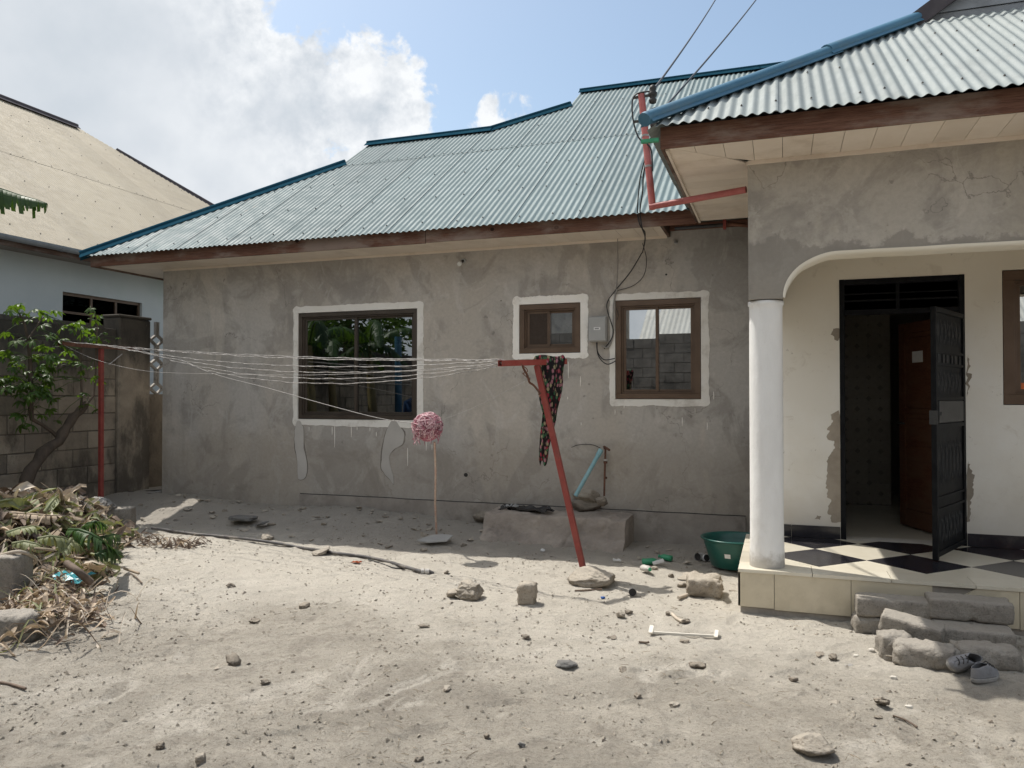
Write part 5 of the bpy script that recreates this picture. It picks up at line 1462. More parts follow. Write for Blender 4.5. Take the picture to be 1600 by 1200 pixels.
# larger leaves and stalks that can be told apart on the heap
def gleaf(pxs, lift, width, mat, lab, dr_=.5, seed=0, tear=.6, cat='leaf', grp='large banana leaves on the heap'):
    path = []
    for a, b, z in pxs: path.append(W(a, b, Z=z))
    tag(blade(MB(), path, width, dr_, seed=seed, tear=tear).build('banana_leaf', mat), lab, cat, grp)
gleaf([(130, 826, .50), (138, 818, .56), (148, 815, .58), (158, 817, .55), (166, 826, .48)], 0, .11, 'banana', 'bright green banana leaf end folded over the top right of the heap', .9, 1)
gleaf([(108, 828, .50), (124, 828, .52), (142, 834, .50), (160, 845, .44), (176, 860, .34), (188, 872, .24)], 0, .15, 'banana', 'long green banana leaf draped down the right flank of the heap', .9, 2)
gleaf([(150, 842, .42), (165, 838, .42), (178, 835, .38), (188, 836, .32)], 0, .12, 'banana', 'short dark green leaf piece at the right edge of the heap', 1.0, 3)
gleaf([(112, 842, .48), (104, 852, .44), (94, 862, .40), (82, 870, .36), (70, 877, .32)], 0, .09, 'wilt', 'yellow green leaf strip pointing down left on the front of the heap', .5, 4)
gleaf([(70, 800, .60), (78, 788, .66), (86, 779, .70), (92, 772, .74)], 0, .06, 'wilt', 'small green leaf tuft sticking up at the top of the heap', .6, 5)
gleaf([(100, 790, .56), (96, 775, .68), (94, 765, .76), (90, 761, .80)], 0, .06, 'dry_pale', 'pale dry leaf standing upright at the top of the heap', .9, 6)
gleaf([(5, 800, .56), (40, 803, .56), (80, 806, .54), (110, 806, .52), (132, 811, .48)], 0, .09, 'dry', 'long tan dry leaf lying across the upper heap', .7, 7, .2)
gleaf([(10, 833, .5), (30, 826, .53), (50, 822, .54), (68, 824, .5)], 0, .13, 'wilt', 'frayed olive leaf lying at the far left of the heap', .6, 8)
gleaf([(147, 843, .42), (156, 848, .42), (164, 856, .38), (170, 866, .3)], 0, .07, 'dry', 'rust tan leaf piece on the right flank of the heap', .8, 9, .1)
def stalk(pxs, r, mat, lab, cat='stalk'):
    P = [W(a, b, Z=z) for a, b, z in pxs]
    tag(wire('stalk', P, r, mat), lab, cat)
gleaf([(60, 842, .50), (78, 838, .52), (98, 840, .50), (118, 848, .44), (134, 860, .36)], 0, .12, 'wilt', 'half dried green leaf hanging over the middle of the heap', .9, 14)
gleaf([(150, 868, .34), (160, 862, .36), (172, 858, .36), (184, 860, .28), (192, 868, .2)], 0, .10, 'banana', 'small folded green leaf low on the right flank of the heap', 1.0, 15)
gleaf([(20, 850, .46), (38, 846, .48), (58, 850, .46), (72, 858, .42)], 0, .10, 'wilt', 'limp olive leaf strip at the left middle of the heap', .8, 16)
stalk([(104, 880, .34), (122, 893, .30), (142, 910, .20)], .028, 'dry_dark', 'thick brown leaf stalk lying diagonally on the front of the heap')
stalk([(0, 868, .38), (30, 862, .42), (55, 872, .34), (50, 882, .28), (32, 893, .2), (22, 912, .10), (23, 938, .03)], .016, 'dry_pale', 'bent pale stalk looping down in front of the heap')
stalk([(55, 857, .45), (68, 858, .46), (84, 860, .44)], .012, 'straw', 'short yellow stalk on the heap')
stalk([(96, 783, .60), (105, 776, .64), (117, 763, .72)], .006, 'dry_pale', 'thin forked twig rising from the top of the heap')
stalk([(194, 888, .04), (205, 892, .03), (217, 896, .02)], .012, 'dry', 'short stick beside the right edge of the heap')
stalk([(204, 896, .02), (214, 903, .02), (222, 911, .02)], .006, 'dry_dark', 'thin dark twig below the short stick by the heap')
m_ = MB(); pp = W(113, 905, Z=.13)
vs = [pp + Vector(((i / 6 - .5) * .34, (j / 3 - .5) * .16, .02 * math.sin(i * 2.1 + j) + .04 * j / 3)) for j in range(4) for i in range(7)]
m_.add(vs, [(j * 7 + i, j * 7 + i + 1, (j + 1) * 7 + i + 1, (j + 1) * 7 + i) for j in range(3) for i in range(6)])
tag(m_.build('plastic_scrap', 'teal_plastic'), 'crumpled teal plastic scrap tucked in the front of the heap', 'litter')

# ================================================================== clothesline
def post(name, base, top, bar0, bar1, lab, s=.05):
    t = thing(name, base, lab, 'clothesline post', 'red clothesline posts')
    MB().bar(base, top, s, s, up=(0, 1, 0)).build('upright', 'red_steel', t, norm=True, bevel=.004)
    b0, b1 = Vector(bar0), Vector(bar1); d = (b1 - b0).normalized()
    # open square tube: outer shell with dark inner
    m_ = MB(); r = d.cross(Vector((0, 0, 1))).normalized(); u = r.cross(d); w_, w2_ = .026, .021
    rings = []
    for p_, ww in ((b1, w_), (b0, w_), (b0, w2_), (b0 + d * .12, w2_)):
        rings += [p_ + r * a * ww + u * b * ww for a, b in ((-1, -1), (1, -1), (1, 1), (-1, 1))]
    m_.add(rings, [(4*i + k, 4*i + (k + 1) % 4, 4*i + 4 + (k + 1) % 4, 4*i + 4 + k) for i in range(3) for k in range(4)] + [(0, 1, 2, 3)])
    m_.build('crossbar', 'red_steel' if 'leaning' in lab else 'rust', t)
    return t
pR0 = W(917, 893, Z=.06); topR = Vector((-2.095, 6.76, 1.905))
dR = Vector((.36, .78, .045)).normalized()
R0, R1 = topR - dR * .48 + Vector((0, 0, .03)), topR + dR * .40 + Vector((0, 0, .03))
pr = post('clothesline_post', pR0 - Vector((0, 0, .12)), topR, R0, R1, 'leaning red clothesline post with floral cloth on its crossbar')
wire('tie_wire', [W(815, 570, Y=6.6), W(820, 580, Y=6.6), W(826, 592, Y=6.62), W(836, 603, Y=6.66), W(842, 616, Y=6.68)], .010, 'rust', pr, jit=.03)
wire('tie_wire', [W(812, 566, Y=6.5), W(822, 576, Y=6.55), W(815, 584, Y=6.58), W(828, 590, Y=6.62)], .004, 'rust', pr, jit=.04)
bL = Vector((-8.17, 7.63, .05)); tL = Vector((-8.19, 7.63, 2.235))
L0, L1 = Vector((-8.19, 7.02, 2.262)), Vector((-8.17, 8.24, 2.262))
pl_ = post('clothesline_post', bL, tL, L0, L1, 'upright red clothesline post by the cassava shrub')
wire('tie_wire', [W(191, 553, X=-8.1), W(170, 570, X=-8.15)], .006, 'wire', pl_)
def strand(a, b, sagz, seed, lab, r=.0026):
    a, b = Vector(a), Vector(b); n = 70; P = []
    for i in range(n + 1):
        t = i / n; p = a.lerp(b, t); p.z -= sagz * 4 * t * (1 - t)
        p += Vector((0, noise.noise(Vector((t * 14, seed, 0))) * .012, noise.noise(Vector((t * 14, 0, seed))) * .006)); P.append(p)
    m_ = MB().tube(P, r, 5)
    P2 = [p + Vector((0, math.cos(i * 1.3) * .007, math.sin(i * 1.3) * .007)) for i, p in enumerate(P)]
    m_.tube(P2, r * .8, 4)
    return tag(m_.build('clothesline_wire', 'wire'), lab, 'wire', 'clothesline wires between the red posts')
mid = 'pale clothesline wire in the middle of the bundle strung between the two red posts'
strand(L0 + Vector((0, .05, .03)), R0 + Vector((.02, .02, .035)), .06, 1, 'topmost pale clothesline wire strung between the two red posts')
strand(L0 + Vector((0, .30, .03)), R0 + Vector((.01, .04, .03)), .07, 2, 'second clothesline wire from the top of the bundle between the two red posts')
strand(L0 + Vector((0, .55, .03)), R0 + Vector((.03, .06, .03)), .15, 3, 'third clothesline wire from the top of the bundle between the two red posts')
strand(L0 + Vector((0, .80, .03)), R0 + Vector((.03, .02, .01)), .20, 4, 'third clothesline wire from the bottom of the bundle between the two red posts')
strand(L0 + Vector((0, 1.0, .03)), R0 + Vector((.03, .03, .0)), .26, 5, 'clothesline wire just above the lowest one between the two red posts')
strand(L0 + Vector((0, 1.15, .03)), R0 + Vector((.0, .03, -.02)), .30, 6, 'lowest pale clothesline wire of the bundle strung between the two red posts')
tag(wire('cord', [L0 + Vector((0, .03, 0)), W(150, 562, Y=7.2), W(230, 580, Y=7.2), W(330, 584, Y=7.1), W(480, 586, Y=7.0), W(640, 580, Y=6.9), R0 + Vector((.0, .0, -.03))], .0022, 'wire'), 'thin single cord sagging below the clothesline bundle on the left', 'cord')
mop_top = Vector((-3.40, 7.22, 1.335))
tag(wire('cord', [L1 - Vector((0, .1, 0)), W(262, 553, Y=7.8), W(330, 583, Y=7.65), W(420, 607, Y=7.5), W(520, 635, Y=7.35), W(600, 655, Y=7.25), mop_top], .0038, 'wire'), 'white cord running from the left post down to the pink mop head', 'cord')
tag(wire('cord', [mop_top, W(735, 640, Y=7.1), W(790, 612, Y=6.9), W(833, 590, Y=6.75)], .0022, 'cable_grey'), 'thin grey cord running from the pink mop head up to the leaning post', 'cord')

# floral cloth over the crossbar
prof = [(556, 834, 880), (563, 833, 883), (580, 838, 882), (600, 841, 880), (622, 843, 876), (642, 847, 872), (660, 846, 869), (680, 844, 863), (700, 842, 859), (714, 842, 857), (723, 845, 854)]
m_ = MB(); NR = 44; vs = []
fine_ = []
for i in range(len(prof) - 1):
    for k in range(3):
        t = k / 3; fine_.append(tuple(lerp(prof[i][q], prof[i + 1][q], t) for q in range(3)))
fine_.append(prof[-1])
for i, (yy, xa, xb) in enumerate(fine_):
    q = i / (len(fine_) - 1)
    a, b = W(xa, yy, Y=6.88 + .05 * q), W(xb, yy, Y=6.95 + .02 * q); c_ = (a + b) / 2; hw = (b - a).length / 2
    dpt = .055 + .02 * math.sin(q * 5)
    for k in range(NR):
        th = 2 * math.pi * k / NR
        fold = 1 + .22 * math.sin(th * 7 + q * 2.2) + .12 * math.sin(th * 12 - q * 3) + .10 * noise.noise(Vector((math.cos(th) * 2, math.sin(th) * 2, q * 6)))
        vs.append((c_.x + math.cos(th) * hw * (1 + .06 * math.sin(q * 20 + th * 2)), c_.y + math.sin(th) * dpt * fold, c_.z + .010 * math.sin(th * 3 + 1) * (1 + 2 * q)))
nr = len(fine_)
m_.add(vs, [(i * NR + k, i * NR + (k + 1) % NR, (i + 1) * NR + (k + 1) % NR, (i + 1) * NR + k) for i in range(nr - 1) for k in range(NR)] + [tuple(range(NR)), tuple(reversed(range((nr - 1) * NR, nr * NR)))], 0, True)
tag(m_.build('hanging_cloth', 'cloth', norm=True), 'dark floral cloth with red and pink flowers hanging from the leaning post', 'cloth')

# mop standing head up
ft = W(682, 834, Z=gz(-3.65, 7.96) + .01)
mp = thing('mop', ft, 'upturned mop with pink string head standing in front of the wall', 'mop')
neck = mop_top + Vector((.06, .02, -.18))
MB().tube([ft, ft.lerp(neck, .35) + Vector((-.008, 0, 0)), ft.lerp(neck, .7) + Vector((.006, 0, 0)), neck], [.012, .012, .011, .012], 8).build('handle', 'handle', mp)
rr = random.Random(4); hd, hd2 = MB(), MB()
for k in range(520):
    th = rr.uniform(0, 6.28); ph = math.acos(rr.uniform(-.9, 1)); r_ = rr.uniform(.12, .165)
    c_ = mop_top + Vector((-.01, 0, -.02))
    d0 = Vector((math.sin(ph) * math.cos(th), math.sin(ph) * math.sin(th), math.cos(ph) * .92))
    p0 = c_ + d0 * r_; t_ = d0.cross(Vector((rr.gauss(0, 1), rr.gauss(0, 1), rr.gauss(0, 1)))).normalized()
    P = []
    for i in range(6):
        q = (i - 2.5) * .020
        v = d0 * (r_ * (.98 + .05 * rr.random())) + t_ * q; v = v.normalized() * (r_ + rr.uniform(-.006, .006)); P.append(c_ + Vector((v.x, v.y, v.z * .92)))
    (hd if rr.random() < .62 else hd2).tube(P, .0036, 4, cap=False)
for k in range(22):
    th = rr.uniform(0, 6.28); p0 = mop_top + Vector((math.cos(th) * .14, math.sin(th) * .14, -.06)); L = rr.uniform(.05, .16)
    (hd if k % 2 else hd2).tube([p0, p0 + Vector((rr.uniform(-.02, .02), 0, -L * .5)), p0 + Vector((rr.uniform(-.04, .04), 0, -L))], .0035, 4)
core = rock(mop_top + Vector((-.01, 0, -.16)), (.24, .24, .25), 5, rough=.08, sub=2)
core.build('mop_core', 'mop_dark', mp); tag(hd.build('mop_strings', 'mop', mp), None, kind='stuff'); tag(hd2.build('mop_strings', 'mop_dark', mp), None, kind='stuff')
pa = W(681, 838, Z=gz(-3.65, 7.9) + .03)
c2 = [(-.18, -.10), (-.02, -.13), (.16, -.06), (.16, .10), (.02, .12), (-.08, .07), (-.12, .0)]
tl = .18
m_ = MB().prism(c2, lambda p: (pa.x + p[0], pa.y + p[1], pa.z + p[1] * tl - .026), lambda p: (pa.x + p[0], pa.y + p[1], pa.z + p[1] * tl - .014))
tag(m_.build('metal_plate', 'plate', norm=True), 'jagged pale grey plate lying at the foot of the pink mop', 'plate')

# ================================================================== by the wall
# earthen ledge in front of the plinth
X0l, X1l = W(765, 803, Y=8.24).x, W(970, 812, Y=8.24).x
m_ = MB(); nx, ny = 90, 46; vs = []
for j in range(ny + 1):
    for i in range(nx + 1):
        u, v = i / nx, j / ny
        x = lerp(X0l - .05, X1l + .06, u)
        s = v * 1.35                                    # unrolled: front foot, up the face, over the top
        if s < .42: y, z = 7.90 + .28 * (s / .42) ** .6, gz(x, 7.9) - .03 + .14 * (s / .42)
        elif s < .75: y, z = 8.18 + .05 * ((s - .42) / .33), gz(x, 7.9) + .11 + (.305 - gz(x, 7.9) - .11) * ((s - .42) / .33)
        else: y, z = 8.23 + .46 * ((s - .75) / .6), .305 + .01 * (s - .75)
        nz = noise.noise(Vector((x * 4, y * 4, z * 4))) * .034 + noise.noise(Vector((x * 11, y * 11, z * 11))) * .020 + noise.noise(Vector((x * 30, y * 30, z * 30))) * .010
        zz = z + nz; yy = y - abs(nz) * .8
        vs.append((x + nz * .5, yy, zz))
m_.add(vs, [(j * (nx + 1) + i, j * (nx + 1) + i + 1, (j + 1) * (nx + 1) + i + 1, (j + 1) * (nx + 1) + i) for j in range(ny) for i in range(nx)], 0, True)
for i, rev in ((0, False), (nx, True)):
    col_ = [vs[j * (nx + 1) + i] for j in range(ny + 1)] + [(vs[i][0], 8.7, -.1), (vs[i][0], 7.95, -.1)]
    m_.add(col_, [tuple(range(len(col_))) if rev else tuple(reversed(range(len(col_))))])
tag(m_.build('earthen_ledge', 'ledge'), 'rough crumbling cement ledge against the foot of the house wall', 'ledge')
# scraps of dark plastic on the ledge
def scrap(c, sx, sy, seed, mat, lab, cat='litter', rz=0, h=.05, nx=12, ny=7, name='plastic_scrap'):
    rr = random.Random(seed); vs = []
    cc, sn = math.cos(rz), math.sin(rz)
    for j in range(ny + 1):
        for i in range(nx + 1):
            u, v = i / nx - .5, j / ny - .5; e = 1 - .25 * abs(noise.noise(Vector((u * 4, v * 4, seed))))
            x, y = u * sx * e, v * sy * e
            vs.append((c[0] + x * cc - y * sn, c[1] + x * sn + y * cc, c[2] + .004 + h * (.5 + noise.noise(Vector((u * 5 + seed, v * 5, 0)))) * .9 + h * .3 * noise.noise(Vector((u * 14, v * 14, seed)))))
    m_ = MB().add(vs, [(j * (nx + 1) + i, j * (nx + 1) + i + 1, (j + 1) * (nx + 1) + i + 1, (j + 1) * (nx + 1) + i) for j in range(ny) for i in range(nx)])
    return tag(m_.build(name, mat), lab, cat)
pa = W(822, 796, Y=8.45); scrap((pa.x, 8.45, .31), .62, .22, 3, 'dark_thing', 'black crumpled plastic sheet lying on the ledge left of the stones', rz=-.1, h=.07)
pa = W(795, 785, Y=8.5); scrap((pa.x, 8.52, .31), .22, .10, 4, 'plate', 'grey crumpled plastic piece on the left end of the ledge', rz=.3, h=.06)
tag(rock(W(915, 800, Z=.30), (.35, .24, .15), 21, p=2.6, rough=.13, rot=.1).build('stone', 'rock_dark'), 'dark rounded stone on the ledge under the other stone', 'stone', 'stones')
tag(rock(W(918, 786, Z=.40) , (.33, .22, .17), 22, p=2.4, rough=.16, rot=.0).build('stone', 'rock'), 'tan stone resting on top of another on the ledge', 'stone', 'stones')
tag(rock(W(940, 790, Y=8.45), (.15, .16, .11), 23, rough=.16).build('stone', 'rock_dark'), 'small stone at the right of the stones on the ledge', 'stone', 'stones')
# pipes on the wall
pa, pb = W(938, 705, Y=8.62), W(899, 775, Y=8.42)
t = MB(); t.tube([pa, pb], .024, 14)
o = tag(t.build('drain_pipe', 'pvc_blue'), 'faded light blue pipe leaning out of the wall above the ledge', 'pipe')
m_ = MB(); d = (pb - pa).normalized(); m_.tube([pa - d * .02, pa + d * .06], .031, 14); m_.build('pipe_socket', 'pvc_blue', o); m_ = MB(); m_.tube([pa - d * .024, pa - d * .020], .019, 12); m_.build('pipe_mouth', 'dark_thing', o)
q0_, q1_ = W(946, 700, Y=8.66), W(944, 775, Y=8.60)
tp = tag(MB().tube([q0_, q1_], .011, 10).build('tap_pipe', 'rust'), 'thin upright rusty tap pipe with brass fittings beside the blue pipe', 'pipe')
for py_, r_ in ((699, .022), (717, .026), (721, .022), (745, .020)):
    c_ = W(946, py_, Y=8.65); MB().tube([c_, c_ + Vector((0, 0, -.022))], r_, 8).build('fitting', 'pvc_white' if py_ == 717 else 'rust', tp)
MB().tube([W(944, 698, Y=8.65), W(952, 703, Y=8.55)], .014, 8).build('tap', 'rust', tp)
tag(wire('cord', [W(893, 699, Y=8.69), W(905, 695, Y=8.70), W(925, 695, Y=8.70), W(938, 700, Y=8.69)], .004, 'cable'), 'thin dark cord curving over the mouth of the blue pipe', 'cord')

# green basin
bx, by = -.40, 7.62; bz = gz(bx, by)
pr_ = [(.0, .012), (.19, .012), (.21, .0), (.225, .012), (.285, .20), (.292, .215), (.296, .255), (.305, .262), (.322, .262), (.322, .272), (.303, .275), (.288, .262), (.28, .215), (.27, .19), (.215, .03), (.0, .022)]
o = MB().lathe([(r_, bz + z_) for r_, z_ in pr_], bx, by, 56).build('basin', 'basin')
tag(o, 'dark green round plastic basin beside the porch column', 'basin')
c_ = W(1136, 864, Y=7.345)
th0 = math.atan2(c_.y - by, c_.x - bx)
lb = MB(); rs_ = lambda z_: .227 + (z_ - .012) / .188 * .06
vs = [(bx + (rs_(z_) + .002) * math.cos(th0 + a), by + (rs_(z_) + .002) * math.sin(th0 + a), bz + z_) for z_ in (.115, .155) for a in (-.10, -.05, 0, .05, .10)]
lb.add(vs, [(i, i + 1, i + 6, i + 5) for i in range(4)]); lb.build('label', 'label_white', o)

# ================================================================== stones and blocks
def put(px, py, w_, h_, lab, mat='rock', p=2.3, rough=.16, dep=None, rot=0, tilt=(0, 0), sub=3, seed=None, z=None, name='stone', grp='stones'):
    """stone whose foot is seen at the pixel; w_, h_ in photograph pixels"""
    zz = z if z is not None else .0
    q = W(px, py, Z=zz)
    if z is None:
        for _ in range(3): zz = gz(q.x, q.y); q = W(px, py, Z=zz)
    s = (q - CAM).length / FPX
    dims = (w_ * s, dep if dep else w_ * s * .8, h_ * s * 1.06)
    if w_ < 27: dims = (dims[0], dims[1], dims[2] * .78); rough = rough * 1.25 + .05; tilt = (tilt[0] + .25 * math.sin(px * 1.7), tilt[1] + .25 * math.sin(py * 2.3)); rot = rot + px
    q.y += dims[1] * .35
    if h_ < 8 and w_ > 18: zz -= (.085 if py < 830 else .022)
    else: zz -= dims[2] * .10
    o = rock((q.x, q.y, zz), dims, seed if seed else int(px + py), p, rough, sub, rot, tilt).build(name, mat)
    return tag(o, lab, 'stone' if name == 'stone' else 'block', grp)
put(729, 938, 46, 30, 'large lumpy pale stone in the middle of the yard left of the leaning post', rough=.24, sub=4)
put(703, 934, 22, 14, 'small wedge stone touching the left side of the large lumpy stone', rough=.2)
q = W(820, 945, Z=0); tag(worn_block((q.x, q.y + .06, -.02), (.135, .12, .175), 54, .022, .012, .1, (0, .03)).build('stone', 'rock'), 'upright squared cement lump standing between the lumpy stone and the post foot', 'stone', 'stones')
put(824, 916, 24, 9, 'low flat stone just behind the upright cement lump', rough=.2)
q = W(1098, 932, Z=0); tag(worn_block((q.x, q.y + .12, -.03), (.29, .25, .165), 55, .045, .014, .12, (.05, .03), chip=1).build('stone', 'rock'), 'large squarish stone near the left corner of the porch', 'stone', 'stones')
put(1078, 905, 46, 6, 'thin flat slab lying just behind the large squarish stone', 'rock', p=3, rough=.12, dep=.3)
fo = put(918, 917, 68, 25, 'broken cement footing lump holding the leaning red post', 'rock', p=3.4, rough=.13, dep=.34, sub=4, rot=.1, name='stone')
put(969, 965, 17, 13, 'pale round stone in the cloth shadow below the post footing', rough=.12)
put(981, 960, 14, 8, 'dark crumbly clod right beside the pale round stone', 'rock_dark', rough=.25)
put(497, 868, 26, 9, 'brown grey stone beside the black hose', 'rock', p=3, rough=.15)
put(473, 951, 16, 9, 'small brick-like shard alone in the left yard', 'rock_dark', p=5, rough=.08, tilt=(0, -.25))
put(883, 1045, 32, 11, 'smooth flat dark grey shard in the middle foreground', 'rock_grey', p=3, rough=.12, tilt=(-.15, 0))
put(1271, 1184, 56, 27, 'smooth flat oval stone at the bottom right of the yard', 'rock', rough=.10, sub=4)
put(361, 1040, 24, 10, 'dark tilted shard in the left foreground', 'rock_dark', rough=.2, tilt=(0, -.3))
put(338, 1047, 14, 6, 'small rounded stone beside the dark tilted shard', 'rock', rough=.15)
put(413, 1070, 16, 9, 'angular brown clod below the dark tilted shard', 'rock_dark', p=3, rough=.15)
put(394, 974, 17, 7, 'low brown clod at mid left of the yard', 'rock_dark', rough=.2)
put(358, 918, 14, 8, 'small grey clod near the hose on the left', 'rock_dark', rough=.2)
put(660, 982, 18, 6, 'thin flat dark shard left of centre', 'rock_dark', rough=.2)
put(820, 999, 13, 9, 'small dark brown clod right below the upright cement lump', 'rock_dark', rough=.25)
put(696, 1082, 16, 11, 'pale sharp chip in the centre foreground', 'rock', p=3, rough=.15)
put(759, 1155, 12, 9, 'small brown pebble low in the centre foreground', 'rock_dark')
put(814, 1168, 11, 9, 'grey pebble low in the foreground, right of the brown pebble', 'rock_grey')
put(652, 1190, 18, 8, 'dark flat clod at the bottom edge of the yard', 'rock_dark', rough=.2)
put(310, 1194, 15, 15, 'pale brick chip at the bottom left', 'rock', p=5, rough=.07)
put(248, 1172, 14, 12, 'round earth clod at the bottom far left', 'rock_dark', rough=.2)
put(1090, 1045, 24, 12, 'split dark clod in the right foreground', 'rock_dark', rough=.28)
put(972, 1050, 15, 7, 'low clod left of the split dark clod', 'rock_dark', rough=.22)
put(995, 1092, 13, 9, 'small triangular clod in the right foreground', 'rock_dark', p=2, rough=.25)
put(1053, 1105, 16, 7, 'pale curled chip in the right foreground', 'rock', rough=.25)
put(1240, 1066, 12, 7, 'small square clod below the porch front', 'rock_dark', p=5, rough=.06)
put(1380, 1106, 22, 13, 'dried crumbly clod in front of the stacked blocks', 'rock_dark', rough=.32)
put(1373, 1125, 11, 5, 'tiny flat clod below the dried crumbly clod', 'rock_dark')
put(1280, 1028, 17, 7, 'flat clod left of the stacked blocks', 'rock_dark', rough=.25)
put(1302, 1032, 16, 7, 'crumbly clod next to the flat clod left of the stacked blocks', 'rock_dark', rough=.3)
put(1330, 1042, 20, 5, 'thin white chip on the ground left of the stacked blocks', 'rock_white', p=3, rough=.1)
put(1391, 1033, 26, 8, 'flat pale chip at the foot of the stacked blocks', 'rock', p=3, rough=.12)
put(1048, 903, 11, 8, 'small dark clod left of the large squarish stone', 'rock_dark')
put(1146, 926, 14, 4, 'thin dark chip beside the porch corner', 'rock_dark')
put(696, 896, 10, 7, 'small pale stone by the hose end', 'rock')
put(1043, 962, 9, 7, 'small dark clod above the white bracket', 'rock_dark')
put(1065, 918, 20, 8, 'low dusty clod in front of the thin slab', 'rock', rough=.2)
put(1072, 975, 14, 9, 'brown clod at the end of a stick above the white bracket', 'rock_dark', rough=.25)
put(1068, 1005, 16, 6, 'dark clod under the white bracket', 'rock_dark', rough=.25)
put(957, 999, 14, 4, 'thin dark chip left of the white bracket', 'rock_dark')
put(414, 845, 22, 10, 'pale stone by the bend of the black hose', 'rock', rough=.18)
put(660, 862, 12, 6, 'small pale stone at the edge of the roof shadow', 'rock')
put(605, 858, 16, 6, 'pinkish chip by the roof shadow edge', 'rock_dark', rough=.2)
put(752, 818, 36, 22, 'dark stone left of the ledge in the shade', 'rock_dark', rough=.2)
put(134, 810, 56, 30, 'large whitish broken concrete lump behind the leaf heap', 'rock_white', rough=.18, sub=4, z=.22)
q = W(180, 822, Z=.10); tag(worn_block((q.x, q.y + .1, .06), (.26, .2, .24), 51, .012, .006, .5).build('cement_block', 'cblock'), 'grey square block right behind the leaf heap', 'block', 'cement blocks')
q = W(-4, 952, Z=.0); tag(worn_block((q.x, q.y + .12, -.03), (.19, .24, .42), 52, .012, .006, .25).build('cement_block', 'cblock'), 'upright bluish grey block cut by the left edge of the photo', 'block', 'cement blocks')
q = W(-2, 1008, Z=.0); tag(worn_block((q.x, q.y + .1, -.03), (.34, .22, .20), 53, .045, .012, .35).build('cement_block', 'cblock'), 'rounded grey block below the upright one at the left edge of the photo', 'block', 'cement blocks')
put(373, 803, 40, 6, 'flat dark slab lying in the shade below the big window', 'rock_grey', p=4, rough=.1, dep=.22)
put(405, 812, 22, 5, 'broken dark slab piece in the shade right of the flat slab', 'rock_grey', p=3, rough=.12)
# stacked cement blocks used as steps
def bb(px, Y, zb, w_, h_, d_, rot, lab, seed, tilt=(0, 0), r=.012, rough=.005, chip=.5):
    q = W(px, 980, Y=Y)
    return tag(worn_block((q.x, Y + d_ / 2, zb), (w_, d_, h_), seed, r, rough, rot, tilt, chip=chip).build('cement_block', 'cblock'), lab, 'block', 'cement blocks')
bb(1397, 5.84, .105, .47, .13, .20, .02, 'long cement block on the upper left of the step stack', 31)
bb(1519, 5.82, .135, .50, .135, .22, -.03, 'long cement block on the upper right of the step stack', 32)
bb(1527, 5.62, -.02, .45, .15, .40, -.03, 'wide cement block under the upper right block', 33)
bb(1372, 5.84, -.03, .30, .13, .20, .03, 'low cement block under the upper left block', 34, r=.03, rough=.009)
bb(1428, 5.46, .055, .36, .12, .17, -.26, 'tilted cement block leaning on the middle of the step stack', 35, tilt=(.08, .15), r=.014)
bb(1402, 5.27, -.03, .21, .175, .20, .15, 'small rounded block at the front left of the step stack', 36, r=.05, rough=.012)
bb(1452, 5.14, -.03, .36, .165, .20, -.12, 'large rough block at the front centre of the step stack', 37, r=.055, rough=.012, chip=1)
bb(1546, 5.24, -.03, .37, .165, .20, .06, 'rounded shaded block at the front right of the step stack', 38, r=.07, rough=.009)

